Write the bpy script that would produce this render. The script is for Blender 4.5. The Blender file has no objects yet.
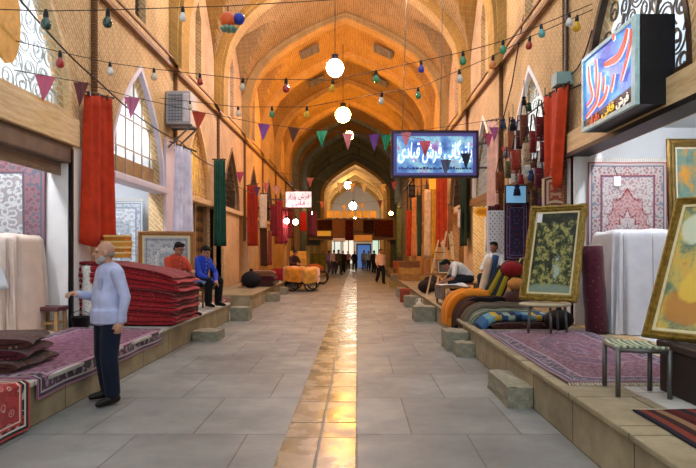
import bpy, bmesh, math, random
from mathutils import Vector, Matrix, Quaternion, noise
R = random.Random(7)
sc = bpy.context.scene
COL = sc.collection
V = Vector
PI = math.pi
FPX = 600.0
VPX, VPY, EYE = 357.0, 252.0, 1.58
XL, XR = -4.4, 3.5           # wall faces
XC = (XL + XR) / 2
PITCH, Y0 = 4.45, 7.75       # bay pitch, centre of first bay
PLL, PLR, PLZ = -2.94, 1.78, 0.42   # platform fronts, platform height

def pt(px, py, Y):
    return V(((px - VPX) / FPX * Y, Y, EYE - (py - VPY) / FPX * Y))
def bay(k): return Y0 + PITCH * k

# ------------------------------------------------------------------ materials
MATS = {}
def srgb(h):
    if isinstance(h, str):
        h = h.lstrip('#'); c = [int(h[i:i+2], 16) / 255 for i in (0, 2, 4)]
    else: c = h
    return tuple(((x / 12.92) if x <= .04045 else ((x + .055) / 1.055) ** 2.4) for x in c) + (1.0,)

class N:
    """tiny node-graph helper"""
    def __init__(s, name):
        s.m = bpy.data.materials.new(name); s.m.use_nodes = True
        s.t = s.m.node_tree; s.b = s.t.nodes['Principled BSDF']
        s.out = s.t.nodes['Material Output']
    def n(s, typ, **kw):
        x = s.t.nodes.new(typ)
        for k, v in kw.items(): setattr(x, k, v)
        return x
    def put(s, sock, v):
        if isinstance(v, bpy.types.NodeSocket): s.t.links.new(v, sock)
        elif v is not None: sock.default_value = v
    def math(s, op, a, b=None, c=None):
        x = s.n('ShaderNodeMath', operation=op)
        s.put(x.inputs[0], a)
        if b is not None: s.put(x.inputs[1], b)
        if c is not None: s.put(x.inputs[2], c)
        return x.outputs[0]
    def mix(s, f, a, b, mode='MIX'):
        x = s.n('ShaderNodeMix', data_type='RGBA', blend_type=mode)
        s.put(x.inputs[0], f); s.put(x.inputs[6], a); s.put(x.inputs[7], b)
        return x.outputs[2]
    def coord(s, kind='Object', scale=None, rot=None):
        x = s.n('ShaderNodeTexCoord').outputs[kind]
        if scale is None and rot is None: return x
        m = s.n('ShaderNodeMapping'); s.put(m.inputs[0], x)
        if scale is not None: m.inputs['Scale'].default_value = scale
        if rot is not None: m.inputs['Rotation'].default_value = rot
        return m.outputs[0]
    def noise(s, vec, scale, detail=4, rough=.6):
        x = s.n('ShaderNodeTexNoise'); s.put(x.inputs['Vector'], vec)
        x.inputs['Scale'].default_value = scale; x.inputs['Detail'].default_value = detail
        x.inputs['Roughness'].default_value = rough
        return x.outputs[0]
    def voro(s, vec, scale, feature='F1', rnd=1.0):
        x = s.n('ShaderNodeTexVoronoi', feature=feature); s.put(x.inputs['Vector'], vec)
        x.inputs['Scale'].default_value = scale; x.inputs['Randomness'].default_value = rnd
        return x
    def ramp(s, f, stops, interp='LINEAR'):
        x = s.n('ShaderNodeValToRGB'); x.color_ramp.interpolation = interp
        e = x.color_ramp.elements
        e[0].position, e[0].color = stops[0]
        e[1].position, e[1].color = stops[1]
        for p, c in stops[2:]:
            q = e.new(p); q.color = c
        s.put(x.inputs[0], f); return x.outputs[0]
    def bump(s, h, strength=.3, dist=.01):
        x = s.n('ShaderNodeBump'); x.inputs['Strength'].default_value = strength
        x.inputs['Distance'].default_value = dist
        s.put(x.inputs['Height'], h); s.put(s.b.inputs['Normal'], x.outputs[0])
    def done(s, color=None, rough=None, metal=None, spec=None):
        s.put(s.b.inputs['Base Color'], color); s.put(s.b.inputs['Roughness'], rough)
        if metal is not None: s.b.inputs['Metallic'].default_value = metal
        if spec is not None: s.b.inputs['Specular IOR Level'].default_value = spec
        return s.m

def plain(name, h, rough=.7, var=.18, scale=6, metal=0, bump=.0, h2=None):
    """one colour with a little natural variation"""
    key = ('plain', name)
    if key in MATS: return MATS[key]
    g = N(name); c = srgb(h); v = g.coord('Object')
    nz = g.noise(v, scale)
    d = tuple(x * (1 - var) for x in c[:3]) + (1,)
    l = tuple(min(1, x * (1 + var)) for x in c[:3]) + (1,)
    if h2: l = srgb(h2)
    col = g.ramp(nz, [(.32, d), (.68, l)])
    if bump: g.bump(g.noise(v, scale * 6), bump)
    MATS[key] = g.done(col, rough, metal, .3)
    return MATS[key]

def glow(name, h, strength, base=None):
    g = N(name); g.done(srgb(base or h), .4)
    g.b.inputs['Emission Color'].default_value = srgb(h)
    g.b.inputs['Emission Strength'].default_value = strength
    return g.m

def cloth(name, h, var=.25, weave=220, sheen=.08):
    g = N(name); c = srgb(h); v = g.coord('Object')
    d = tuple(x * (1 - var) for x in c[:3]) + (1,)
    l = tuple(min(1, x * (1 + var * .6)) for x in c[:3]) + (1,)
    col = g.ramp(g.noise(v, 5), [(.3, d), (.7, l)])
    g.bump(g.noise(v, weave, 2), .25, .004)
    m = g.done(col, .85, 0, .15); g.b.inputs['Sheen Weight'].default_value = sheen
    return m

def wood(name, a, b, scale=2.2, axis=2, rough=.5):
    g = N(name); s = [9, 9, 9]; s[axis] = 1.0
    v = g.coord('Object', tuple(x * scale for x in s))
    nz = g.noise(v, 1.6, 6, .65)
    col = g.ramp(nz, [(.3, srgb(a)), (.7, srgb(b))])
    g.bump(nz, .2, .005)
    return g.done(col, rough, 0, .35)

def brick(name, a, b, mortar, w=.24, h=.07, rot=0, bumpy=.5, rough=.85, big=None, gap=.006):
    """brick courses laid in the metre UVs of the surface"""
    g = N(name); v = g.coord('UV', None, (0, 0, rot))
    x = g.n('ShaderNodeTexBrick'); g.put(x.inputs['Vector'], v)
    x.inputs['Scale'].default_value = 1; x.inputs['Brick Width'].default_value = w
    x.inputs['Row Height'].default_value = h; x.inputs['Mortar Size'].default_value = gap
    x.inputs['Color1'].default_value = srgb(a); x.inputs['Color2'].default_value = srgb(b)
    x.inputs['Mortar'].default_value = srgb(mortar)
    nz = g.noise(g.coord('UV'), .7, 5, .6)
    col = g.mix(.6, x.outputs[0], g.ramp(nz, [(.3, (.55, .52, .5, 1)), (.7, (1.15, 1.15, 1.15, 1))]), 'MULTIPLY')
    if big: col = g.mix(g.ramp(g.noise(g.coord('UV'), .25, 3), [(.45, (0, 0, 0, 1)), (.62, (1, 1, 1, 1))]), col, srgb(big))
    g.bump(x.outputs[1], -bumpy, .008)
    return g.done(col, rough, 0, .2)

def stone(name, a, b, scale=1.5, rough=.6, joint=None, bw=.9, bh=.55, c=None):
    g = N(name); v = g.coord('UV')
    nz = g.noise(v, scale, 8, .65)
    stops = [(.28, srgb(a)), (.7, srgb(b))]
    if c: stops.append((.5, srgb(c)))
    col = g.ramp(nz, stops)
    hgt = g.noise(v, 14, 6)
    if joint:
        x = g.n('ShaderNodeTexBrick'); g.put(x.inputs['Vector'], v)
        x.inputs['Scale'].default_value = 1; x.inputs['Brick Width'].default_value = bw
        x.inputs['Row Height'].default_value = bh; x.inputs['Mortar Size'].default_value = .008
        x.inputs['Color1'].default_value = (.82, .82, .82, 1); x.inputs['Color2'].default_value = (1.1, 1.1, 1.1, 1)
        x.inputs['Mortar'].default_value = srgb(joint)
        col = g.mix(.85, col, x.outputs[0], 'MULTIPLY')
    g.bump(hgt, .25, .01)
    r = g.ramp(g.noise(v, 3, 5), [(.3, (rough - .12,) * 3 + (1,)), (.7, (rough + .15,) * 3 + (1,))])
    return g.done(col, r, 0, .4)

def rug(name, field, motif, border, accent, w=1.5, h=2.2, medallion=None, scale=9, bw=.22, uvm=False):
    """Persian rug design: guard stripes, flowered border, mirrored field, scalloped medallion. UV 0..1 over the rug."""
    g = N(name); uv = g.coord('UV')
    sp = g.n('ShaderNodeSeparateXYZ'); g.put(sp.inputs[0], uv)
    ax = g.math('ABSOLUTE', g.math('MULTIPLY', g.math('SUBTRACT', sp.outputs[0], .5), w))
    ay = g.math('ABSOLUTE', g.math('MULTIPLY', g.math('SUBTRACT', sp.outputs[1], .5), h))
    d = g.math('MINIMUM', g.math('SUBTRACT', w / 2, ax), g.math('SUBTRACT', h / 2, ay))
    cb = g.n('ShaderNodeCombineXYZ'); g.put(cb.inputs[0], ax); g.put(cb.inputs[1], ay)
    F, M, B, A = (srgb(c) for c in (field, motif, border, accent))
    vo = g.voro(cb.outputs[0], scale); vo2 = g.voro(cb.outputs[0], scale * 2.3)
    fl = g.ramp(vo.outputs['Distance'], [(.0, A), (.16, M), (.3, A), (.36, F), (.62, F), (.68, M)], 'CONSTANT')
    fl = g.mix(g.ramp(vo2.outputs['Distance'], [(.22, (1, 1, 1, 1)), (.34, (0, 0, 0, 1))]), fl, M)
    field_c = g.mix(.55, F, fl)
    if medallion:
        ang = g.math('ARCTAN2', ay, ax)
        rr = g.math('SQRT', g.math('ADD', g.math('POWER', g.math('DIVIDE', ax, w * .33), 2), g.math('POWER', g.math('DIVIDE', ay, h * .36), 2)))
        rr = g.math('ADD', rr, g.math('MULTIPLY', g.math('ABSOLUTE', g.math('SINE', g.math('MULTIPLY', ang, 8))), .14))
        band = g.ramp(rr, [(0, srgb(medallion)), (.22, A), (.28, F), (.5, M), (.56, srgb(medallion)), (.86, M), (.92, F)], 'CONSTANT')
        inside = g.math('LESS_THAN', rr, .95)
        field_c = g.mix(inside, field_c, g.mix(.35, band, fl))
    bo = g.ramp(vo.outputs['Distance'], [(0, A), (.2, M), (.38, B), (.7, A)], 'CONSTANT')
    bo = g.mix(.7, B, bo)
    q = d
    def less(t): return g.math('LESS_THAN', q, t)
    col = g.mix(less(bw + .035), field_c, A)
    col = g.mix(less(bw + .02), col, M)
    col = g.mix(less(bw), col, bo)
    col = g.mix(less(.07), col, A)
    col = g.mix(less(.05), col, B)
    col = g.mix(less(.018), col, M)
    g.bump(g.noise(g.coord('Object'), 160, 2), .4, .006)
    m = g.done(col, .95, 0, .1); g.b.inputs['Sheen Weight'].default_value = .2
    return m

def carpet_bulk(name, a, b, c, scale=14):
    """the look of carpet pile patterned with small flowers (folded or rolled rugs)"""
    g = N(name); v = g.coord('Object')
    vo = g.voro(v, scale)
    col = g.ramp(vo.outputs['Distance'], [(.0, srgb(c)), (.2, srgb(b)), (.36, srgb(a)), (.75, srgb(b))], 'CONSTANT')
    col = g.mix(.55, srgb(a), col)
    g.bump(g.noise(v, 120, 2), .5, .008)
    m = g.done(col, .95, 0, .1); g.b.inputs['Sheen Weight'].default_value = .2
    return m

def stripes(name, cols, period=.3, axis=0, kind='Object'):
    g = N(name); v = g.coord(kind)
    sp = g.n('ShaderNodeSeparateXYZ'); g.put(sp.inputs[0], v)
    f = g.math('FRACT', g.math('ADD', g.math('DIVIDE', sp.outputs[axis], period), 10))
    n = len(cols)
    col = g.ramp(f, [(i / n, srgb(c)) for i, c in enumerate(cols)], 'CONSTANT')
    g.bump(g.noise(g.coord('Object'), 150, 2), .4, .005)
    return g.done(col, .95, 0, .1)

def painting(name, stops, scale=5, seed=0.0, uvs=(1, 1, 1), bright=None, blobs=()):
    g = N(name); v = g.coord('UV', uvs)
    m = g.n('ShaderNodeMapping'); g.put(m.inputs[0], v); m.inputs['Location'].default_value = (seed, seed * .7, 0)
    nz = g.noise(m.outputs[0], scale, 8, .7)
    col = g.ramp(nz, [(p, srgb(c)) for p, c in stops])
    if bright:
        # pale clearing near the lower part of the canvas
        sp = g.n('ShaderNodeSeparateXYZ'); g.put(sp.inputs[0], g.coord('UV'))
        r = g.math('SQRT', g.math('ADD', g.math('POWER', g.math('SUBTRACT', sp.outputs[0], bright[0]), 2), g.math('POWER', g.math('SUBTRACT', sp.outputs[1], bright[1]), 2)))
        r = g.math('ADD', r, g.math('MULTIPLY', g.math('SUBTRACT', nz, .5), .8))
        col = g.mix(g.ramp(r, [(.04, (1, 1, 1, 1)), (bright[2], (0, 0, 0, 1))]), col, srgb(bright[3]))
    for bx, by, rx, ry, bc in blobs:       # painted shapes on the canvas
        sp = g.n('ShaderNodeSeparateXYZ'); g.put(sp.inputs[0], g.coord('UV'))
        r = g.math('SQRT', g.math('ADD', g.math('POWER', g.math('DIVIDE', g.math('SUBTRACT', sp.outputs[0], bx), rx), 2), g.math('POWER', g.math('DIVIDE', g.math('SUBTRACT', sp.outputs[1], by), ry), 2)))
        r = g.math('ADD', r, g.math('MULTIPLY', g.math('SUBTRACT', nz, .5), 1.1))
        col = g.mix(g.ramp(r, [(.8, (.9, .9, .9, 1)), (1.0, (0, 0, 0, 1))]), col, srgb(bc))
    return g.done(col, .35, 0, .4)

def frosted(name, h, glowing=0.0):
    """milky glass lit from the shop behind it"""
    g = N(name); g.done(srgb(h), .35)
    tr = g.n('ShaderNodeBsdfTranslucent'); tr.inputs[0].default_value = srgb(h)
    mx = g.n('ShaderNodeMixShader'); mx.inputs[0].default_value = .5
    g.t.links.new(g.b.outputs[0], mx.inputs[1]); g.t.links.new(tr.outputs[0], mx.inputs[2])
    g.t.links.new(mx.outputs[0], g.out.inputs[0])
    return g.m

# ------------------------------------------------------------------ mesh builder
class MB:
    def __init__(s): s.v = []; s.f = []; s.uv = []; s.mi = []; s.cur = 0
    def face(s, idx, uv=None):
        s.f.append(tuple(idx)); s.uv.append(uv); s.mi.append(s.cur)
    def add(s, vs, fs, M=None):
        b = len(s.v)
        s.v += [(M @ V(p)) if M else V(p) for p in vs]
        for f in fs: s.face([b + i for i in f])
        return s
    def box2(s, lo, hi, M=None):
        x0, y0, z0 = lo; x1, y1, z1 = hi
        return s.add([(x0, y0, z0), (x1, y0, z0), (x1, y1, z0), (x0, y1, z0), (x0, y0, z1), (x1, y0, z1), (x1, y1, z1), (x0, y1, z1)],
                     [(3, 2, 1, 0), (4, 5, 6, 7), (0, 1, 5, 4), (1, 2, 6, 5), (2, 3, 7, 6), (3, 0, 4, 7)], M)
    def box(s, c, d, M=None):
        return s.box2([c[i] - d[i] / 2 for i in range(3)], [c[i] + d[i] / 2 for i in range(3)], M)
    def bar(s, p, q, w, h=None, up=(0, 0, 1)):
        """square bar between two points"""
        p, q = V(p), V(q); h = h or w; d = (q - p).normalized(); u = V(up)
        if abs(d.dot(u)) > .98: u = V((0, 1, 0))
        a = d.cross(u).normalized() * w / 2; b = d.cross(a).normalized() * h / 2
        vs = [p - a - b, p + a - b, p + a + b, p - a + b, q - a - b, q + a - b, q + a + b, q - a + b]
        return s.add(vs, [(0, 1, 2, 3), (7, 6, 5, 4), (0, 4, 5, 1), (1, 5, 6, 2), (2, 6, 7, 3), (3, 7, 4, 0)])
    def tube(s, path, r, n=8, caps=True):
        path = [V(p) for p in path]; rs = r if isinstance(r, (list, tuple)) else [r] * len(path)
        b = len(s.v); prev = None
        for i, p in enumerate(path):
            d = (path[min(i + 1, len(path) - 1)] - path[max(i - 1, 0)])
            d = d.normalized() if d.length > 1e-9 else V((0, 0, 1))
            if prev is None:
                u = V((0, 0, 1)) if abs(d.z) < .9 else V((1, 0, 0))
                a = d.cross(u).normalized()
            else:
                a = (prev - d * prev.dot(d)).normalized()
            prev = a; c = d.cross(a)
            for j in range(n):
                t = 2 * PI * j / n
                s.v.append(p + (a * math.cos(t) + c * math.sin(t)) * rs[i])
        for i in range(len(path) - 1):
            for j in range(n):
                k = (j + 1) % n
                s.face((b + i * n + j, b + i * n + k, b + (i + 1) * n + k, b + (i + 1) * n + j), [(i, j / n), (i, (j + 1) / n), (i + 1, (j + 1) / n), (i + 1, j / n)])
        if caps:
            s.face([b + j for j in reversed(range(n))]); e = b + (len(path) - 1) * n
            s.face([e + j for j in range(n)])
        return s
    def cyl(s, p, q, r0, r1=None, n=12): return s.tube([p, q], [r0, r0 if r1 is None else r1], n)
    def lathe(s, prof, o=(0, 0, 0), n=16, M=None):
        b = len(s.v); o = V(o)
        for r, z in prof:
            for j in range(n):
                t = 2 * PI * j / n; p = o + V((r * math.cos(t), r * math.sin(t), z))
                s.v.append(M @ p if M else p)
        for i in range(len(prof) - 1):
            for j in range(n):
                k = (j + 1) % n
                s.face((b + i * n + j, b + i * n + k, b + (i + 1) * n + k, b + (i + 1) * n + j))
        if prof[0][0] > 1e-4: s.face([b + j for j in reversed(range(n))])
        if prof[-1][0] > 1e-4: s.face([b + (len(prof) - 1) * n + j for j in range(n)])
        return s
    def ball(s, c, r, n=12, M=None):
        r3 = r if isinstance(r, (list, tuple)) else (r, r, r)
        prof = []; m = max(6, n // 2 + 2); b = len(s.v); c = V(c)
        for i in range(m + 1):
            a = -PI / 2 + PI * i / m
            for j in range(n):
                t = 2 * PI * j / n
                q = V((r3[0] * math.cos(a) * math.cos(t), r3[1] * math.cos(a) * math.sin(t), r3[2] * math.sin(a)))
                if M: q = M @ q
                s.v.append(c + q)
        for i in range(m):
            for j in range(n):
                k = (j + 1) % n
                s.face((b + i * n + j, b + i * n + k, b + (i + 1) * n + k, b + (i + 1) * n + j))
        return s
    def grid(s, fn, nu, nv, uv=None):
        b = len(s.v)
        for i in range(nu + 1):
            for j in range(nv + 1): s.v.append(V(fn(i / nu, j / nv)))
        w = nv + 1; uvf = uv or (lambda a, c: (a, c))
        for i in range(nu):
            for j in range(nv):
                s.face((b + i * w + j, b + (i + 1) * w + j, b + (i + 1) * w + j + 1, b + i * w + j + 1),
                       [uvf(i / nu, j / nv), uvf((i + 1) / nu, j / nv), uvf((i + 1) / nu, (j + 1) / nv), uvf(i / nu, (j + 1) / nv)])
        return s
    def prism(s, poly, vec):
        vec = V(vec); n = len(poly); b = len(s.v)
        s.v += [V(p) for p in poly] + [V(p) + vec for p in poly]
        s.face([b + i for i in range(n)]); s.face([b + n + i for i in reversed(range(n))])
        for i in range(n):
            k = (i + 1) % n
            s.face((b + i, b + n + i, b + n + k, b + k))
        return s
    def build(s, name, mat, parent=None, smooth=False, T=None, local=False, solid=0, bevel=0, sub=0, fixn=True):
        me = bpy.data.meshes.new(name)
        off = V((0, 0, 0))
        if T is not None: off = V(T)
        elif parent is not None and not local:
            off = V(parent.location) + (V(parent.parent.location) if parent.parent else V((0, 0, 0)))
        me.from_pydata([tuple(p - off) for p in s.v], [], s.f)
        lay = me.uv_layers.new(name='UVMap')
        for p in me.polygons:
            u = s.uv[p.index]
            if u is not None:
                for li, q in zip(p.loop_indices, u): lay.data[li].uv = q
            else:
                nrm = p.normal; ax = max(range(3), key=lambda i: abs(nrm[i]))
                for li, vi in zip(p.loop_indices, p.vertices):
                    c = s.v[vi]
                    lay.data[li].uv = (c[1], c[2]) if ax == 0 else ((c[0], c[2]) if ax == 1 else (c[0], c[1]))
            p.material_index = s.mi[p.index]
            p.use_smooth = smooth
        if fixn:
            bm = bmesh.new(); bm.from_mesh(me); bmesh.ops.recalc_face_normals(bm, faces=bm.faces); bm.to_mesh(me); bm.free()
        for m in (mat if isinstance(mat, (list, tuple)) else [mat]): me.materials.append(m)
        o = bpy.data.objects.new(name, me); COL.objects.link(o)
        if T is not None and parent is None: o.location = T
        if parent is not None: o.parent = parent
        if solid:
            x = o.modifiers.new('solid', 'SOLIDIFY'); x.thickness = solid; x.offset = 0
        if bevel:
            x = o.modifiers.new('bevel', 'BEVEL'); x.width = bevel; x.segments = 2; x.limit_method = 'ANGLE'
        if sub:
            x = o.modifiers.new('sub', 'SUBSURF'); x.levels = sub; x.render_levels = sub
        return o

def tag(o, label, cat, group=None):
    o['label'] = label; o['category'] = cat
    if group: o['group'] = group
    return o
def thing(name, label, cat, loc=(0, 0, 0), rz=0, group=None, tilt=None):
    o = bpy.data.objects.new(name, None); COL.objects.link(o)
    o.location = loc; o.rotation_euler = (tilt[0] if tilt else 0, tilt[1] if tilt else 0, rz)
    o.empty_display_size = .1
    return tag(o, label, cat, group)
def struct(o): o['kind'] = 'structure'; return o
def copy_tree(o, parent=None):
    c = o.copy(); COL.objects.link(c)
    if parent is not None: c.parent = parent
    for ch in list(o.children): copy_tree(ch, c)
    return c

def flat_shape(splines, depth):
    """outline with holes (2D lists) -> MB with thickness along local z, centred"""
    cu = bpy.data.curves.new('tmp', 'CURVE'); cu.dimensions = '2D'; cu.fill_mode = 'BOTH'; cu.extrude = depth / 2
    for sp in splines:
        q = cu.splines.new('POLY'); q.points.add(len(sp) - 1); q.use_cyclic_u = True
        for p, c in zip(q.points, sp): p.co = (c[0], c[1], 0, 1)
    o = bpy.data.objects.new('tmp', cu); COL.objects.link(o)
    dg = bpy.context.evaluated_depsgraph_get(); me = bpy.data.meshes.new_from_object(o.evaluated_get(dg))
    mb = MB(); mb.v = [v.co.copy() for v in me.vertices]
    for p in me.polygons: mb.face(list(p.vertices))
    bpy.data.objects.remove(o); bpy.data.curves.remove(cu); bpy.data.meshes.remove(me)
    return mb
def side_plane(mb, X):
    """local (x,y,z) -> wall plane at X: x->Y, y->Z, z->X"""
    mb.v = [V((X + p.z, p.x, p.y)) for p in mb.v]; return mb

def arch_f(t):
    """rise of the pointed arch, t 0 at the jamb .. 1 at the tip"""
    t = max(0, min(1, t)); return .82 * t ** .42 + .18 * t
def arch_pts(yc, hw, z0, zs, za, n=14):
    """pointed (four-centred) arch outline: sill z0, spring zs, tip za"""
    def half(sgn):
        return [(yc + sgn * hw * (1 - (i / n) ** 1.6), zs + (za - zs) * arch_f((i / n) ** 1.6)) for i in range(n + 1)]
    return [(yc - hw, z0), (yc + hw, z0)] + half(1) + list(reversed(half(-1)))[1:]
DAY, EXPO, TUBE, WARMB, LB, LY, LW = 1.5, 0.0, 120.0, 120.0, 200.0, 200.0, 400.0
# ------------------------------------------------------------------ camera, world, render look
cam = bpy.data.cameras.new('camera'); cam.sensor_width = 36; cam.lens = FPX / 696 * 36
cam.shift_x = -9 / 696; cam.shift_y = 18 / 696; cam.clip_end = 300; cam.clip_start = .05
camo = bpy.data.objects.new('camera', cam); COL.objects.link(camo)
camo.location = (0, 0, EYE); camo.rotation_euler = (PI / 2, 0, 0); sc.camera = camo
w = bpy.data.worlds.new('daylight'); sc.world = w; w.use_nodes = True
w.node_tree.nodes['Background'].inputs[0].default_value = (.78, .9, 1.0, 1)
w.node_tree.nodes['Background'].inputs[1].default_value = DAY
vs = sc.view_settings; vs.view_transform = 'Standard'; vs.look = 'None'; vs.exposure = EXPO; vs.gamma = 1
try: vs.use_curve_mapping = False
except Exception: pass
cy = sc.cycles; cy.max_bounces = 7; cy.diffuse_bounces = 4; cy.glossy_bounces = 3; cy.transmission_bounces = 5
cy.sample_clamp_indirect = 6; cy.use_denoising = True
try: cy.use_light_tree = True
except Exception: pass

# ------------------------------------------------------------------ shared materials
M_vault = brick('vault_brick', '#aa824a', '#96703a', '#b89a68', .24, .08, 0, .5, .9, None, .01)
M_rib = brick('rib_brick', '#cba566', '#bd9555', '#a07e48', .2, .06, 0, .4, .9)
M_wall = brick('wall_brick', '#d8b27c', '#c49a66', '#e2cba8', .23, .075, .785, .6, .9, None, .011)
M_pier = brick('pier_brick', '#c9ac86', '#bb9a72', '#a98c68', .2, .055, 0, .4, .9)
M_grey = brick('chamber_brick', '#7d8478', '#6b7166', '#5a5d54', .22, .065, 0, .4, .9)  # on the last lane arches it puts greenish mixed light into the brick
M_twist = plain('twisted_moulding', '#7a5434', .7, .3, 30)
M_plaster = plain('white_plaster', '#e4e0dc', .8, .06, 3)
M_floor = stone('street_stone', '#6e6f6c', '#9c9b96', .8, .5, '#a8a49c', .95, 1.3, '#878783')
M_strip = stone('strip_stone', '#7c6a4e', '#a8916a', 2.2, .25, None, c='#927c5a')
M_plat = stone('platform_stone', '#7c7158', '#b0a284', 2.0, .75, '#5a5140', 1.1, .8, '#978a6e')
M_top = stone('marble_top', '#a8a49c', '#d8d5cc', 1.4, .45, '#8a8780', 1.2, .7)
M_wood = wood('old_wood', '#6e4a2a', '#a87a48', 2, 1)
M_woodz = wood('door_wood', '#6a4a30', '#a17c58', 2, 2)
M_pale = wood('pale_beam', '#c9a270', '#ecd0a0', 1.5, 1, .6)
M_dark = plain('dark_metal', '#1b1a1c', .45, .2, 5, .6)
M_iron = plain('grey_iron', '#6b6a68', .45, .15, 8, .8)
M_rust = plain('brown_iron', '#4d3a2c', .6, .2, 8, .5)
M_scroll = plain('painted_iron', '#c9cfcc', .5, .1, 8, .1)
M_glassw = frosted('milky_glass', '#eaf0f2')
M_glassg = frosted('amber_glass', '#e8c66a')
M_white = plain('white_paint', '#e9e6ea', .5, .05, 4)
M_lilac = plain('pale_lilac_paint', '#d8d0de', .5, .06, 4)
M_black = plain('black_rubber', '#101012', .5, .1, 6)
M_brass = plain('brass', '#c69a4a', .35, .15, 10, .9)

# ------------------------------------------------------------------ street
YN, YE = .6, 58.0
fl = MB(); fl.box2((-4.6, YN - 3, -.12), (3.7, 84, 0)); struct(fl.build('floor', M_floor))
st = MB(); y = YN - 2
while y < 57:
    L = .42 + R.random() * .5
    for x0, x1 in ((-.615, -.318), (-.306, -.006)):
        dz = R.uniform(.004, .011)
        st.box2((x0, y, -.03), (x1, y + L - .012, dz))
    y += L
struct(st.build('floor_drain_strip', M_strip, bevel=.006))

def platform(name, x0, x1, y0, y1, z, front, top=M_top):
    m = MB(); m.box2((x0, y0, 0), (x1, y1, z - .05))
    o = struct(m.build(name, M_plat))
    t = MB(); a, b = (x0, x1 + .035) if front > 0 else (x0 - .035, x1)
    # coping slabs
    yy = y0
    while yy < y1 - .05:
        L = min(1.0 + R.random() * .5, y1 - yy)
        if y1 - yy - L < .3: L = y1 - yy
        t.box2((a, yy + .004, z - .05), (b, yy + L - .004, z + R.uniform(-.004, .002))); yy += L
    t.build('coping', top, o, bevel=.012); return o
platform('trim_platform_left', XL - .05, PLL, YN, 13.75, PLZ, 1)
platform('trim_platform_left_low', XL - .05, -3.45, 13.75, 16.2, PLZ - .06, 1)
platform('trim_platform_left_far', XL - .05, PLL + .05, 16.2, 24.4, PLZ, 1, M_plat)
platform('trim_platform_left_end', XL - .05, PLL - .2, 24.4, 44, PLZ - .1, 1, M_plat)
platform('trim_platform_right', PLR, XR + .05, YN, 9.0, PLZ, -1, M_plat)
platform('trim_platform_right_far', PLR + .02, XR + .05, 9.0, 30, PLZ - .02, -1, M_plat)
platform('trim_platform_right_end', PLR + .25, XR + .05, 30, 45, PLZ - .02, -1, M_plat)
tp = MB(); tp.box2((PLR + .5, 3.2, PLZ), (XR, 5.12, PLZ + .012)); struct(tp.build('trim_marble_sill', M_top))

# ------------------------------------------------------------------ long walls with their openings
NB = 9
ARCH = {('L', 0): (3.68, 3.75, 5.95), ('R', 0): (3.55, 3.6, 6.0)}
def openings(side, k):
    yc = bay(k); hw = 1.45
    z0, zs, za = ARCH.get((side, k), (3.02, 3.1, 5.32))
    if side == 'L' and k >= 2: hw = 1.3; z0, zs, za = 2.97, 3.1, 5.2
    door = [(yc - hw, PLZ), (yc + hw, PLZ), (yc + hw, 2.97), (yc - hw, 2.97)]
    if (side, k) == ('R', 0): door = [(yc - 1.85, PLZ), (yc + 1.9, PLZ), (yc + 1.9, 3.15), (yc - 1.85, 3.15)]
    arch = arch_pts(yc, hw, z0, zs, za)
    slot = [(yc - .3, 6.3), (yc + .3, 6.3), (yc + .3, 8.1), (yc, 8.55), (yc - .3, 8.1)]
    return door, arch, slot
for side, X, th in (('L', XL, -1), ('R', XR, 1)):
    y0, y1 = 5.2, 46.0
    sp = [[(y0, 0), (y1, 0), (y1, 9.9), (y0, 9.9)]]
    for k in range(0, NB - 1):
        d, a, s = openings(side, k); sp += [d, a, s]
    T = .34
    mb = side_plane(flat_shape(sp, T), X + th * T / 2)
    struct(mb.build('wall_left' if side == 'L' else 'wall_right', M_wall))
    # nearer stretch of the same wall, beside and behind the camera
    m = MB(); m.box2((min(X, X + th * T), YN - 3, 0), (max(X, X + th * T), 5.2, 6.2)); struct(m.build('wall_%s_near' % ('left' if side == 'L' else 'right'), M_wall))
    # twisted brick mouldings that run up between the bays
    for j in range(0, 8):
        yb = bay(j) + PITCH / 2; m = MB(); n = 90
        base = [(0, 0)]
        for i in range(n):
            z = 2.0 + i * .045
            m.lathe([(.045, z), (.062, z + .014), (.062, z + .03), (.045, z + .045)], (X - th * .03, yb, 0), 8)
        struct(m.build('trim_twisted_moulding', M_twist, smooth=True))
    # ledge with a timber beam above the shop arches
    m = MB(); zl = 5.92 if side == 'L' else 6.08
    m.bar((X - th * .06, 5.5, zl), (X - th * .06, 45.4, zl), .1, .08)
    m.bar((X - th * .12, 5.5, zl + .16), (X - th * .12, 45.4, zl + .16), .04, .04)
    struct(m.build('trim_ledge_left' if side == 'L' else 'trim_ledge_right', M_wood))
    # slot windows under the vault
    for k in range(1, NB - 1):
        yc = bay(k); m = MB()
        fx = X + th * .16
        for z in [6.3 + .11 * i for i in range(21)]:
            wdt = .3 if z < 8.1 else .3 * max(.05, (8.55 - z) / .45)
            m.bar((fx, yc - wdt, z), (fx, yc + wdt, z + .09), .03, .03)
            m.bar((fx, yc + wdt, z), (fx, yc - wdt, z + .09), .03, .03)
        o = struct(m.build('window_slot', M_rust if side == 'L' else M_scroll))
        g = MB(); g.box2((min(fx + th * .05, fx + th * .08), yc - .32, 6.25), (max(fx + th * .05, fx + th * .08), yc + .32, 8.6))
        g.build('pane', plain('dusky_glass', '#3a3630', .3, .2) if side == 'L' else plain('sky_glass', '#7f86a6', .3, .2), o)

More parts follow.
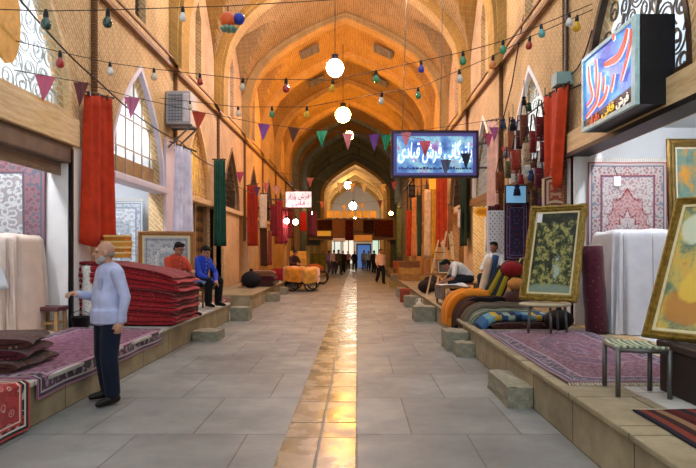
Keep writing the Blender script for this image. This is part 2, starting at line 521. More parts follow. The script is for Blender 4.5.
# ------------------------------------------------------------------ vault: transverse arches and the cross vaults between
HALF = [(3.95, 6.0), (3.95, 6.9), (3.91, 7.5), (3.74, 8.15), (3.38, 8.75), (2.85, 9.26), (2.2, 9.7), (1.45, 10.1), (.7, 10.44), (0, 10.68)]
def hp(t):
    """t 0..1 along half profile"""
    s = t * (len(HALF) - 1); i = min(int(s), len(HALF) - 2); f = s - i
    return (HALF[i][0] * (1 - f) + HALF[i + 1][0] * f, HALF[i][1] * (1 - f) + HALF[i + 1][1] * f)
def prof(u):
    """u -1..1 from left foot over the crown to right foot"""
    x, z = hp(1 - abs(u)); return (XC + (x if u > 0 else -x), z)
def rib(yb, wdt, mat, inner=.93, name='trim_transverse_arch', drop=0):
    m = MB(); n = 48
    def inn(u):
        x, z = prof(u); return (XC + (x - XC) * inner, z - .12 + drop)
    def outp(u):
        x, z = prof(u); return (XC + (x - XC) * 1.05, z + .4 + drop)
    arc = [0]
    for i in range(n): 
        a, b = inn(-1 + 2 * i / n), inn(-1 + 2 * (i + 1) / n); arc.append(arc[-1] + math.hypot(a[0] - b[0], a[1] - b[1]))
    def P(u, y, f): x, z = f(u); return (x, y, z)
    L = lambda u: arc[min(n, max(0, round((u) * n)))]
    e = .07   # stepped edge
    m.grid(lambda a, b: P(-1 + 2 * a, yb - wdt / 2 + e + b * (wdt - 2 * e), inn), n, 2, lambda a, b: (b * wdt, L(a)))
    mid = lambda u: tuple(c0 + (c1 - c0) * .16 for c0, c1 in zip(inn(u), outp(u)))
    for s in (-1, 1):
        m.grid(lambda a, b: (lambda q: (q[0], yb + s * (wdt / 2 - e), q[1]))(tuple(c0 + (c1 - c0) * b for c0, c1 in zip(inn(-1 + 2 * a), mid(-1 + 2 * a)))), n, 1, lambda a, b: (b * .1, L(a)))
        m.grid(lambda a, b: P(-1 + 2 * a, yb + s * (wdt / 2 - e + e * b), mid), n, 1, lambda a, b: (b * .1, L(a)))
        m.grid(lambda a, b: (lambda q: (q[0], yb + s * wdt / 2, q[1]))(tuple(c0 + (c1 - c0) * b for c0, c1 in zip(mid(-1 + 2 * a), outp(-1 + 2 * a)))), n, 1, lambda a, b: (b * .5, L(a)))
    return struct(m.build(name, mat, fixn=False))
def lun(wy):
    """height of the wall arch of a bay, wy 0 at centre .. 1 at the ribs"""
    t = 1 - min(1, abs(wy)); return 6.6 + 2.95 * (t ** .55)
def vault_bay(y0, y1, mat, lift=.28, name='ceiling_vault'):
    m = MB(); yc = (y0 + y1) / 2; hw = (y1 - y0) / 2
    def fn(a, b):
        u = -1 + 2 * a; x, z = prof(u); y = y0 + b * (y1 - y0); wy = (y - yc) / (hw * .93)
        zl = lun(wy); up = lift * max(0, 1 - wy * wy) * (1 - min(1, abs(x - XC) / 3.95) ** 2)
        return (x, y, max(z, zl) + up) if abs(wy) < 1 else (x, y, z)
    m.grid(fn, 64, 20, lambda a, b: (b * (y1 - y0), a * 15.0))
    return struct(m.build(name, mat, fixn=False, smooth=False))
VY0 = bay(0) + PITCH / 2
for j in range(1, 8):
    yb = VY0 + PITCH * j
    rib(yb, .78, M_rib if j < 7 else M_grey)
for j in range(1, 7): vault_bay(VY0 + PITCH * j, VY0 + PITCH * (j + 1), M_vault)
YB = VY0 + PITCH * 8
rib(YB, .9, M_grey)  # greenish tone of mixed light put into this arch's colour
vault_bay(VY0 + PITCH * 7, YB, M_vault)
# dim lattice vents in the vault
for sx in (-1, 1):
    for yv in (25.6, 30.05):
        m = MB(); c = V((XC + sx * 1.55, yv, 10.12)); u = V((sx * .92, 0, -.42)).normalized(); nn = V((-sx * .4, 0, -.9)).normalized()
        for i in range(-3, 4):
            m.bar(c + u * .42 * i / 3 + V((0, -.42, 0)), c + u * .42 * i / 3 + V((0, .42, 0)), .05, .05)
            m.bar(c - u * .42 + V((0, .42 * i / 3, 0)), c + u * .42 + V((0, .42 * i / 3, 0)), .05, .05)
        struct(m.build('window_vault_vent', plain('vent_grey', '#77706a', .7)))

# dim crossing chamber, then the far arch and the farther lane
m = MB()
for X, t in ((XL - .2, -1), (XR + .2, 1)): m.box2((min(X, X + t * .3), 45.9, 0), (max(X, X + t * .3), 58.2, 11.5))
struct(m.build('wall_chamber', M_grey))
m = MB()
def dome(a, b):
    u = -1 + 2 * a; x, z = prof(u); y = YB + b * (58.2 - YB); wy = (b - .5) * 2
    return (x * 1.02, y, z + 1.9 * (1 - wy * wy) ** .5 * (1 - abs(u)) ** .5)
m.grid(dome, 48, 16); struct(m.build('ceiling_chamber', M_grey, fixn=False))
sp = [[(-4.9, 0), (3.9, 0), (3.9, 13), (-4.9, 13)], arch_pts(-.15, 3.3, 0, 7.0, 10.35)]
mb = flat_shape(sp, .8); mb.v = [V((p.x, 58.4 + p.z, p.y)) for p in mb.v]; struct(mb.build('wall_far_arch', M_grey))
def band(y0, r0, r1, z0, z1, mat, name):
    """pointed band standing proud of the far wall"""
    a = arch_pts(-.15, r1, .0, z0, z1 + (r1 - r0)); b = arch_pts(-.15, r0, .0, z0, z1)
    mb = flat_shape([a, b], .5); mb.v = [V((p.x, y0 + p.z, p.y)) for p in mb.v]; return struct(mb.build(name, mat))
band(57.9, 3.0, 3.35, 7.0, 10.0, M_rib, 'trim_far_arch')
m = MB()
for X, t in ((-3.5, -1), (3.2, 1)): m.box2((min(X, X + t * .3), 58.8, 0), (max(X, X + t * .3), 80, 8))
struct(m.build('wall_far_lane', M_wall))
m = MB()
def fv(a, b):
    u = -1 + 2 * a; x, z = prof(u); return ((x - XC) * .87 - .15, 58.8 + b * 21.2, z - .25)
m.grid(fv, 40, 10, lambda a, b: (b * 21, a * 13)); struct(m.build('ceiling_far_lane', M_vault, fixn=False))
for yb in (63, 68, 73):
    band(yb, 2.9, 3.4, 6.8, 9.7, M_rib, 'trim_far_lane_arch')
m = MB(); m.box2((-3.8, 80, 0), (3.5, 80.3, 11)); struct(m.build('wall_far_end', M_plaster))

# ------------------------------------------------------------------ shops behind the openings
M_room = plain('shop_white', '#dfe3e6', .75, .04, 2)
M_roomw = plain('shop_cream', '#cdb68c', .8, .12, 2)
M_roomd = plain('shop_brown', '#7c5a3a', .8, .2, 2)
M_tube = glow('tube_light', '#eef4ff', TUBE)
M_tubeh = glow('bright_tube_light', '#f4f8ff', TUBE * 1.6)
M_tubew = glow('warm_tube_light', '#ffe2b0', TUBE * .8)
M_warm = glow('warm_bulb_light', '#ffb45a', WARMB)
def room(side, k, depth, h, mat, y0=None, y1=None):
    X = XL - .34 if side == 'L' else XR + .34; s = -1 if side == 'L' else 1
    yc = bay(k); y0 = yc - 1.95 if y0 is None else y0; y1 = yc + 1.95 if y1 is None else y1
    xa, xb = sorted((X, X + s * depth)); m = MB(); t = .06
    m.box2((xa, y0 - t, 0), (xb, y0, h)); m.box2((xa, y1, 0), (xb, y1 + t, h))
    bx = X + s * depth; m.box2((min(bx, bx + s * t), y0 - t, 0), (max(bx, bx + s * t), y1 + t, h))
    m.box2((xa, y0, h), (xb, y1, h + t)); m.box2((xa, y0, 0), (xb, y1, PLZ))
    if k <= 1: m.box2((xa, y0, 3.62), (xb, y1, 3.68))  # unseen slab added to keep the upper tube's light off the lower shop
    return struct(m.build('wall_shop_%s' % ('left' if side == 'L' else 'right'), mat))
room('L', 0, 3.2, 6.1, M_room, 5.0, 9.42); room('R', 0, 3.2, 6.1, M_room, 4.6, 9.85)
room('L', 1, 2.6, 5.6, M_room); room('R', 1, 1.7, 5.6, M_roomw)
room('L', 2, 1.6, 5.4, M_roomw); room('R', 2, 1.8, 5.4, M_room)
for k in range(3, NB - 1):
    room('L', k, 1.6, 5.4, M_roomd if k == 3 else M_roomw); room('R', k, 1.6, 5.4, M_roomw)

def tube_lamp(label, p, q, mat, wdt=.09):
    p, q = V(p), V(q); t = thing('tube_lamp', label, 'lamp', (p + q) / 2)
    b = MB(); up = V((0, 0, .05)); b.bar(p + up, q + up, wdt, .05); b.build('housing', M_white, t)
    g = MB(); g.cyl(p, q, .028, n=10); g.build('tube', mat, t, smooth=True)
    for e, d in ((p, q - p), (q, p - q)):
        c = MB(); d = d.normalized(); c.cyl(e, e + d * .05, .034, n=10); c.build('end_cap', M_white, t)
    h = MB(); mid = (p + q) / 2; h.cyl(mid + V((-.0, .3 if abs(q.y - p.y) > .5 else 0, .06)), mid + V((0, .3 if abs(q.y - p.y) > .5 else 0, .1)), .008, n=6)
    h.cyl(mid + V((0, -.3 if abs(q.y - p.y) > .5 else 0, .06)), mid + V((0, -.3 if abs(q.y - p.y) > .5 else 0, .1)), .008, n=6); h.build('rod', M_white, t)
    return t
tube_lamp('white tube lamp inside the carpet shop with the white covered stack by the stool', (XL - 1.3, 6.2, 4.9), (XL - 1.3, 8.8, 4.9), M_tubeh)
tube_lamp('white tube lamp low in the shop behind the bearded man', (XL - .5, 6.4, 3.4), (XL - .5, 8.9, 3.4), M_tube)
tube_lamp('white tube lamp high in the shop with the big hanging medallion rug', (XR + 1.3, 6.0, 4.9), (XR + 1.3, 9.0, 4.9), M_tubeh)
tube_lamp('white tube lamp above the big hanging medallion rug', (XR + .5, 6.3, 3.5), (XR + .5, 9.2, 3.5), M_tube)
tube_lamp('tube lamp behind the tall barred arched window', (XL - 1.1, 11.0, 4.2), (XL - 1.1, 13.4, 4.2), M_tubeh)
tube_lamp('tube lamp over the framed white rug beside the barred window', (XL - .5, 11.0, 3.3), (XL - .5, 13.4, 3.3), M_tube)
tube_lamp('warm tube lamp behind the gold-lit lattice arch', (XL - 1.0, 15.7, 4.2), (XL - 1.0, 17.6, 4.2), M_tubew)
tube_lamp('tube lamp in the white shop with the yellow oval sign', (XR + .9, 15.5, 2.9), (XR + .9, 17.8, 2.9), M_tubew)
tube_lamp('tube lamp behind the hanging woven bags', (XR + .9, 11.0, 4.6), (XR + .9, 13.4, 4.6), M_tubeh)
def globe_lamp(label, c, r, mat, top, cat='lamp', group=None):
    t = thing('globe_lamp', label, cat, c, group=group)
    g = MB(); g.ball(c, r, 16); g.build('globe', mat, t, smooth=True)
    s = MB(); c = V(c); s.lathe([(.0, r * .9), (r * .4, r * .92), (r * .38, r * 1.5), (r * .12, r * 1.65), (0, r * 1.66)], c, 12); s.build('socket', M_dark, t)
    k = MB(); k.cyl(c + V((0, 0, r * 1.6)), V((c.x, c.y, top)), .012, n=6); k.build('cable', M_black, t)
    return t
def roof(x, y): 
    u = min(1, abs(x - XC) / 3.95); return 10.6 - u * 2.2
# ------------------------------------------------------------------ lamps of the lane
M_lampb = glow('blue_white_lamp', '#e2dcff', LB)
M_lampy = glow('amber_lamp', '#ffb448', LY)
M_lampfill = glow('added_warm_lamp', '#ffe6c8', LW)
M_lampc = glow('white_lamp', '#fff2dc', LW * .2)
globe_lamp('glaring violet-white globe lamp hanging under the vault', pt(335, 68, 19.3), .28, M_lampb, 10.3)
globe_lamp('amber globe lamp hanging in the vault below the violet-white one', pt(343, 115, 25.8), .33, M_lampy, 10.5)
globe_lamp('amber globe lamp in the deeper vault behind the amber one', (XC, 34.6, 8.3), .25, M_lampy, 10.5)
globe_lamp('white globe lamp hanging beyond the far arch under the lane roof', pt(348, 185, 61.5), .36, M_lampc, 10.2)
globe_lamp('lower white globe lamp beyond the far arch', pt(353, 206, 65.5), .4, M_lampc, 10.2)
globe_lamp('lamp deep in the farther lane beyond the hung rugs', (-.3, 74, 5.6), .25, M_lampc, 10.0)
globe_lamp('added out-of-view warm lamp above the near street by the first shops', (XC, 14.43, 8.9), .22, M_lampfill, 10.5)  # added out of view to light the near walls

# warm bulbs inside the farther shops
for k in range(3, NB - 1):
    for side, X, s in (('L', XL, -1), ('R', XR, 1)):
        if side == 'L' and k == 3: continue
        globe_lamp('warm bulb lighting the %s along the lane on the %s wall' % (['', '', '', 'fourth shop', 'fifth shop', 'sixth shop', 'seventh shop', 'eighth shop'][k], 'cart side' if side == 'L' else 'sign-board side'),
                   (X + s * .75, bay(k) - .3, 2.55), .07, M_warm, 5.4, 'lamp', 'warm shop bulbs')
for sx_, lab in ((-1, 'added warm bulb on the cart side wall of the dim crossing'), (1, 'added warm bulb on the sign-board side wall of the dim crossing')):
    globe_lamp(lab, ((XL + .5) if sx_ < 0 else (XR - .5), 53.0, 5.0), .17, M_warm, 9.0)  # bulbs added to light the crossing and the front of the gallery rugs
for (px, py, lab) in ((286.5, 221, 'white shop lamp under the small pink sign, one nearer the red clothes'), (295.5, 222, 'white shop lamp under the small pink sign, one nearer the far arch')):
    c = pt(px, py, 26.4); t = thing('shop_spotlight', lab, 'lamp', c, group='shop lamps under the pink sign')
    g = MB(); g.ball(c, .12, 14); g.build('lamp_bulb', glow('spot_white', '#fff4e0', LW * .12), t, smooth=True)
    g = MB(); g.lathe([(.05, .1), (.09, .12), (.08, .2), (.03, .24), (0, .24)], c, 12); g.build('socket', M_dark, t)
    g = MB(); g.tube([c + V((0, 0, .22)), c + V((-.1, 0, .5)), V((XL, c.y, c.z + .6))], .02); g.build('bracket_arm', M_dark, t)

# ------------------------------------------------------------------ arch windows, doors, lintels
def spiral(c, r, turns, dirn, a0, n=22):
    return [(c[0] + r * (1 - .85 * i / n) * math.cos(a0 + dirn * turns * 2 * PI * i / n), c[1] + r * (1 - .85 * i / n) * math.sin(a0 + dirn * turns * 2 * PI * i / n)) for i in range(n + 1)]
def inside_arch(p, yc, hw, z0, zs, za, mg=.05):
    t = 1 - abs(p[0] - yc) / hw
    if t <= .02 or p[1] < z0 + mg: return False
    return p[1] < zs + (za - zs) * arch_f(t) - mg
def arch_window(side, k, kind, name):
    X, s = (XL, -1) if side == 'L' else (XR, 1); yc = bay(k); hw = 1.45
    z0, zs, za = ARCH.get((side, k), (3.02, 3.1, 5.32))
    if side == 'L' and k >= 2: hw = 1.3; z0, zs, za = 2.97, 3.1, 5.2
    fx = X + s * .14
    o = arch_pts(yc, hw + .04, z0 - .05, zs, za + .06); i = arch_pts(yc, hw - .035, z0 + .04, zs, za - .06)
    fr = side_plane(flat_shape([o, i], .1), X + s * .03)
    fm = {'bars': M_lilac, 'scroll': M_pale, 'scrolld': M_rust, 'lattice': M_pale, 'grille': M_woodz, 'pattern': M_white}[kind]
    w_ = struct(fr.build(name, fm, bevel=.008))
    gl = side_plane(flat_shape([arch_pts(yc, hw - .02, z0 + .01, zs, za - .03)], .0), X + s * .24)
    gl.build('glass', {'bars': M_glassw, 'scroll': M_glassw, 'scrolld': frosted('bluish_glass', '#c4d4e0'), 'lattice': M_glassg, 'grille': plain('dark_glass', '#2a241e', .3, .3), 'pattern': M_glassw}[kind], w_)
    g = MB(); rr = random.Random(k * 7 + (side == 'R'))
    if kind == 'bars':
        for f in (-.62, -.3, 0.0, .32, .64):
            y = yc + f * hw; t = 1 - abs(f); zt = zs + (za - zs) * arch_f(t) - .1
            g.bar((fx, y, z0), (fx, y, zt), .025, .025)
        for z in (3.62, 4.22):
            g.bar((fx, yc - hw * .9, z), (fx, yc + hw * .9, z), .03, .03)
        g.build('mullion', plain('mullion_tan', '#a08c78', .6, .15), w_)
        sh = MB(); sh.box2((min(fx, fx + s * .03) + s * .05, yc - hw + .1, z0 + .04), (max(fx, fx + s * .03) + s * .05, yc + hw - .1, z0 + .42)); sh.build('blind', plain('tan_blind', '#b08a60', .7), w_)
    elif kind in ('scroll', 'scrolld'):
        r0 = .21; row = 0; z = z0 + .16
        while z < za:
            y = yc - hw + (.2 if row % 2 else .05)
            while y < yc + hw:
                c = (y + rr.uniform(-.03, .03), z + rr.uniform(-.03, .03)); a0 = rr.uniform(0, 6.28)
                for dr, rad in ((1, r0), (-1, r0 * .72)):
                    p = spiral(c, rad, 1.4, dr, a0 + (0 if dr > 0 else PI))
                    run = []
                    for q in p:
                        if inside_arch(q, yc, hw, z0, zs, za): run.append(V((fx, q[0], q[1])))
                        else:
                            if len(run) > 3: g.tube(run, .009 if kind == 'scroll' else .013, 5)
                            run = []
                    if len(run) > 3: g.tube(run, .009 if kind == 'scroll' else .013, 5)
                y += .36
            z += .31; row += 1
        g.build('scroll_grille', plain('scroll_grey', '#c4ccca', .5) if kind == 'scroll' else plain('scroll_brown', '#6a5a4c', .5, .3), w_)
        if (side, k) == ('L', 0):
            m = MB()
            m.prism([(fx - s * .03, yc + .3 * math.cos(a * PI / 8), 4.62 + .6 * math.sin(a * PI / 8)) for a in range(16)], (s * .04, 0, 0))
            m.build('medallion', plain('amber_medallion', '#e2a850', .6), w_)
    elif kind in ('lattice', 'grille'):
        st_ = .26 if kind == 'lattice' else .2
        y = -hw
        while y < hw:
            t = 1 - abs(y) / hw; zt = zs + (za - zs) * arch_f(t) - .08
            if zt > z0 + .1: g.bar((fx, yc + y, z0), (fx, yc + y, zt), .03, .03)
            y += st_
        z = z0 + st_
        while z < za - .1:
            f = [v for v in [i / 30 for i in range(31)] if inside_arch((yc + hw * v, z), yc, hw, z0, zs, za)]
            if f: g.bar((fx, yc - hw * f[-1], z), (fx, yc + hw * f[-1], z), .03, .03)
            z += st_
        g.build('lattice', M_pale if kind == 'lattice' else M_rust, w_)
    elif kind == 'pattern':
        z = z0 + .1
        while z < za:
            y = yc - hw
            while y < yc + hw:
                if inside_arch((y, z), yc, hw, z0, zs, za, .08):
                    g.tube([V((fx, y + .07 * math.cos(a * PI / 4), z + .09 * math.sin(a * PI / 4))) for a in range(9)], .014, 5, False)
                y += .19
            z += .21
        g.build('ring_grille', plain('grille_grey', '#b4bab6', .5), w_)
    return w_
arch_window('L', 0, 'scroll', 'window_arch_lattice'); arch_window('R', 0, 'scrolld', 'window_arch_iron')
arch_window('L', 1, 'bars', 'window_arch_barred'); arch_window('R', 1, 'pattern', 'window_arch_pierced')
arch_window('L', 2, 'lattice', 'window_arch_golden'); arch_window('R', 2, 'pattern', 'window_arch_ringed')
for k in range(3, NB - 1): arch_window('L', k, 'grille', 'window_arch_grille'); arch_window('R', k, 'grille', 'window_arch_grille')

def lintel(side, k, z0, z1, mat, y0, y1, dep=.24, name='beam_lintel'):
    X, s = (XL, -1) if side == 'L' else (XR, 1)
    m = MB(); m.box2((min(X - s * .1, X + s * dep), y0, z0), (max(X - s * .1, X + s * dep), y1, z1)); return struct(m.build(name, mat, bevel=.015))
lintel('L', 0, 3.2, 3.62, M_pale, 5.0, 9.32); lintel('R', 0, 3.16, 3.5, M_pale, 4.4, 9.74)
m = MB(); m.box2((XR - .13, 4.4, 3.1), (XR + .2, 9.74, 3.165)); struct(m.build('trim_lintel_lip', M_dark))
lintel('L', 1, 2.9, 3.02, M_lilac, 10.7, 13.7); lintel('R', 1, 2.95, 3.1, M_wood, 10.6, 13.8)
for k in range(2, NB - 1):
    lintel('L', k, 2.93, 3.08, M_pale, bay(k) - 1.4, bay(k) + 1.4); lintel('R', k, 2.95, 3.15, M_pale if k > 2 else M_wood, bay(k) - 1.5, bay(k) + 1.5)
# roller shutter box and guide post of the near shop
t = MB(); t.box2((XL - .3, 5.3, 2.93), (XL + .04, 9.22, 3.2)); o = struct(t.build('trim_shutter_box', plain('shutter_brown', '#6d5848', .6, .2, 4), bevel=.02))
sl = MB()
for i in range(4): sl.bar((XL - .12, 6.3, 2.9 - i * .045), (XL - .12, 9.2, 2.9 - i * .045), .03, .04)
sl.build('slat_panel', plain('shutter_slat', '#8a7462', .5), o)
for side, X, ys, mt in (('L', XL, (9.18,), M_dark), ('R', XR, (9.66,), M_dark)):
    for yp in ys:
        m = MB(); m.box2((X - .05, yp - .035, PLZ), (X + .05, yp + .035, 3.15)); struct(m.build('trim_shutter_post', mt))
m = MB(); m.box2((XR - .03, 9.72, PLZ), (XR + .1, 9.98, 3.16)); struct(m.build('trim_white_jamb', M_white))
m = MB(); m.box2((XR - .03, 9.56, PLZ), (XR + .4, 9.655, 3.16)); struct(m.build('trim_white_reveal', M_plaster))
m = MB(); m.box2((XL - .42, 9.13, PLZ), (XL - .0, 9.205, 3.0)); struct(m.build('trim_white_return', M_plaster))
m = MB(); m.box2((XL - .06, 9.24, PLZ), (XL + .03, 9.85, 3.2)); struct(m.build('trim_white_pier', M_plaster))
m = MB(); m.box2((XL - .02, 13.68, PLZ), (XL + .05, 14.35, 4.2)); struct(m.build('trim_lilac_pier', M_lilac))

def door(k, name, leaf_mat, ornate):
    yc = bay(k); X = XL - .2; m = MB()
    for y0, y1 in ((yc - 1.3, yc - 1.16), (yc + 1.16, yc + 1.3), (yc - .06, yc + .06)): m.box2((X - .05, y0, PLZ), (X + .12, y1, 2.95))
    o = struct(m.build(name, M_woodz))
    for sgn in (-1, 1):
        a, b = sorted((yc + sgn * .07, yc + sgn * 1.15)); d = MB(); d.box2((X - .02, a, PLZ + .02), (X + .03, b, 2.9)); lf = d.build('leaf', leaf_mat, o)
        p = MB()
        if ornate:
            for i in range(4):
                for j in range(8):
                    cy, cz = a + (b - a) * (i + .5) / 4, .62 + j * .29
                    p.ball((X + .035, cy, cz), (.02, .09, .1), 8)
            p.build('inlay', plain('bronze_inlay', '#8a6a3c', .4, .2, 9, .6), lf)
        else:
            for i in range(6):
                yy = a + (b - a) * (i + .5) / 6; p.box2((X + .03, yy - (b - a) / 14, PLZ + .06), (X + .045, yy + (b - a) / 14, 2.86))
            p.build('board_panel', wood('board_wood', '#5e4430', '#8e6c50'), lf)
        h = MB(); h.tube([(X + .03, yc + sgn * .16, 1.35), (X + .09, yc + sgn * .16, 1.37), (X + .09, yc + sgn * .16, 1.5), (X + .03, yc + sgn * .16, 1.52)], .012); h.build('door_handle', M_brass, lf)
door(2, 'door_1', plain('dark_door', '#3a2618', .5, .2), True); door(3, 'door_2', M_woodz, False)

# ------------------------------------------------------------------ cloth hangings
CL = {}
def cmat(h):
    if h not in CL: CL[h] = cloth('cloth_' + h.strip('#'), h)
    return CL[h]
def drape(name, label, cat, a, b, zb, mat, folds=5, amp=.05, gather=0.0, group=None, hem=0.0, swing=0.0, part=True, taper=0.0, shift=0.0):
    """cloth hung from a line a-b, down to zb; folds along the line, gathered towards the top"""
    a, b = V(a), V(b); d = b - a; n = V((-d.y, d.x, 0)).normalized() if d.length > 0 else V((1, 0, 0))
    rr = random.Random(label); ph = rr.uniform(0, 6)
    base = (a + b) / 2; t = thing(name, label, cat, base, group=group); mid = (a + b) / 2
    def fn(u, v):
        top = a.lerp(b, u); g = (1 - gather * (1 - v) * .6) * (1 - taper * v); p = mid + (top - mid) * g + (b - a) * shift * v
        p.z = top.z + (zb + hem * math.sin(u * PI * 1.3 + .4) - top.z) * v
        k = amp * (.35 + .65 * v) * math.sin(u * folds * 2 * PI + ph + v * .7) + amp * .4 * math.sin(u * folds * 4.3 * PI + ph * 2)
        return p + n * (k + swing * v)
    m = MB(); m.grid(fn, max(10, int(folds * 9)), 14); m.build('cloth', mat, t, smooth=True, solid=.012)
    if part:
        r = MB(); r.cyl(a + (a - b) * .06 + V((0, 0, .02)), b + (b - a) * .06 + V((0, 0, .02)), .018, n=8); r.build('hanging_rod', M_rust, t)
        for i in range(3):
            q = a.lerp(b, (i + .5) / 3); c = MB(); c.box(q + V((0, 0, .01)), (.04, .04, .07)); c.build('clip', M_iron, t)
    return t
def hang(name, label, cat, px0, px1, py0, py1, Y, h, **kw):
    """cloth hung across the lane between two picture columns at depth Y"""
    lim = lambda p, q: min(q, (4.26 * 600 / (VPX - p)) if p < VPX else (3.34 * 600 / (p - VPX)))
    if px1 < VPX: ya, yb_ = lim(px0, Y - .15), lim(px1, Y + .15)
    else: ya, yb_ = lim(px0, Y + .15), lim(px1, Y - .15)
    a = pt(px0, py0, ya); b = pt(px1, kw.pop('py0b', py0), yb_); b.z = b.z if abs(b.z - a.z) < .4 else a.z + .1
    return drape(name, label, cat, a, b, pt(px0, py1, Y).z, cmat(h), **kw)
hang('drape', 'long vermilion cloth hanging down the pier behind the bearded man', 'cloth', 84, 112, 93, 241, 9.95, '#be3618', py0b=99, folds=1.6, amp=.06, gather=.25, hem=-.1)
hang('drape', 'pale lilac cloth hanging below the air conditioner', 'cloth', 171, 195, 143, 262, 13.6, '#ece2f4', py0b=152, folds=2.2, amp=.06, gather=.5)
hang('drape', 'dark green cloth hanging beside the gold-lit doorway', 'cloth', 213, 225, 160, 246, 17.9, '#1f4a40', folds=2, amp=.06, gather=.2)
hang('drape', 'red cloth hanging past the wooden double door', 'cloth', 247, 258, 186, 246, 23.2, '#982c16', py0b=200, folds=2, amp=.06)
hang('drape', 'cream robe hanging beside the red cloth by the wooden door', 'cloth', 260, 267, 194, 228, 24.4, '#d8c4a8', folds=2, amp=.05)
hang('drape', 'dark brown cloth hanging under the cream robe', 'cloth', 260, 267, 229, 266, 24.6, '#4a2a1c', folds=2, amp=.05)
for i, (x0, x1, y0, y1, Y, h, l) in enumerate([
    (270, 276, 205, 236, 25.4, '#74202a', 'crimson robe hanging first in the row of red clothes'),
    (276, 282, 200, 244, 25.8, '#8c2a2e', 'bright red long robe second in the row of red clothes'),
    (282, 287, 208, 243, 26.6, '#7c242c', 'dark red robe third in the row of red clothes'),
    (288, 292, 206, 238, 28.2, '#6a2028', 'maroon cloth hanging behind the red robes under the pink sign'),
    (300, 306, 212, 231, 30.5, '#b8281e', 'scarlet cloth hanging past the pink sign'),
    (308, 312, 210, 235, 31.5, '#5c2844', 'plum striped cloth beside the scarlet one'),
    (312.5, 317, 212, 236, 32.5, '#7a3a50', 'mauve striped cloth nearest the hung rug balcony'),
    (268, 272, 232, 265, 24.9, '#7c3a30', 'brick brown cloth hanging low behind the red robes')]):
    hang('hanging_robe' if i < 3 else 'drape', l, 'cloth', x0, x1, y0, y1, Y, h, folds=2, amp=.05)
# the side with the sign boards
hang('drape', 'tall vermilion cloth hanging beside the grey electric box', 'cloth', 546, 568, 97, 190, 10.2, '#c43e1a', py0b=84, folds=1.3, amp=.06, taper=.42, shift=-.2)
hang('drape', 'pale pink scarf hanging next to the woven bags', 'cloth', 487, 498, 122, 252, 14.9, '#dcb0a4', py0b=120, folds=2, amp=.05, gather=.35)
for (x0, x1, y0, y1, Y, h, l) in [
    (461, 467, 168, 246, 18.9, '#20301e', 'dark green cloth hanging beside the white shop with the oval sign'),
    (436, 447, 178, 247, 22.4, '#bc4018', 'orange-red cloth hanging below the blue sign board'),
    (431.5, 436, 188, 258, 23.9, '#d69a30', 'golden cloth hanging next to the orange-red one'),
    (424.5, 430.5, 189, 258, 25.4, '#e2c494', 'cream cloth hanging next to the golden one'),
    (417.5, 421, 196, 256, 27.4, '#2c4a3a', 'thin dark green cloth between the cream and the peach cloth'),
    (412.5, 417, 197, 258, 28.6, '#d0905c', 'peach cloth hanging beside the rust-red strip'),
    (407, 411.5, 210, 256, 30.2, '#b8401c', 'rust-red strip of cloth hanging far along the sign board side'),
    (448, 452, 205, 250, 21.4, '#8a5428', 'brown cloth hanging between orange-red and dark green cloth'),
    (397, 402, 208, 256, 36, '#7a8a58', 'olive cloth hanging far along the sign board side')]:
    hang('drape', l, 'cloth', x0, x1, y0, y1, Y, h, folds=2, amp=.05)
hang('drape', 'small white cloth clipped in front of the dark green cloth', 'cloth', 458.5, 461, 209, 228, 18.6, '#d8c4b4', folds=1, amp=.03)

# wires along the fronts that the cloths hang from
def wire(name, label, pts, r=.012, mat=None, cat='wire', sag=.0, group=None):
    out = []
    for a, b in zip(pts, pts[1:]):
        a, b = V(a), V(b)
        for i in range(10): 
            f = i / 10; p = a.lerp(b, f); p.z -= sag * 4 * f * (1 - f); out.append(p)
    out.append(V(pts[-1])); c = out[0].copy(); m = MB(); m.tube(out, r, 6)
    return tag(m.build(name, mat or M_black, T=c, smooth=True), label, cat, group)
wire('front_wire', 'black wire sagging along the carpet shop wall over the vermilion cloth', [(XL + .12, 6.6, 5.1), (XL + .12, 9.95, 4.4), (XL + .14, 14.5, 4.25), (XL + .12, 18.6, 4.2)], .014, sag=.12)
wire('front_wire', 'black wire stretched along the wall above the woven bags and tassels', [pt(600, 72, 8.6), pt(556, 92, 10.4), pt(500, 131, 14.6), pt(468, 150, 18.3)], .014, sag=.06)
wire('front_wire', 'long thin wire over the red clothes on the cart side', [pt(225, 180, 19.4), pt(262, 196, 24.8), pt(318, 214, 33)], .012, sag=.05)
wire('front_wire', 'long thin wire over the cloths below the blue sign board', [pt(470, 166, 18.4), pt(440, 178, 23), pt(400, 206, 34)], .012, sag=.05)
wire('cable', 'dark cable looping down the brick beside the pierced white arch', [pt(524, 14, 12.6), pt(516, 60, 12.9), pt(512, 84, 13.3), pt(503, 120, 14.2)], .014, sag=.0)
wire('cable', 'thin cable along the brick from the ledge to the grey electric box', [pt(592, 30, 8.9), pt(581, 62, 9.3), pt(570, 74, 9.75)], .012, sag=.04)

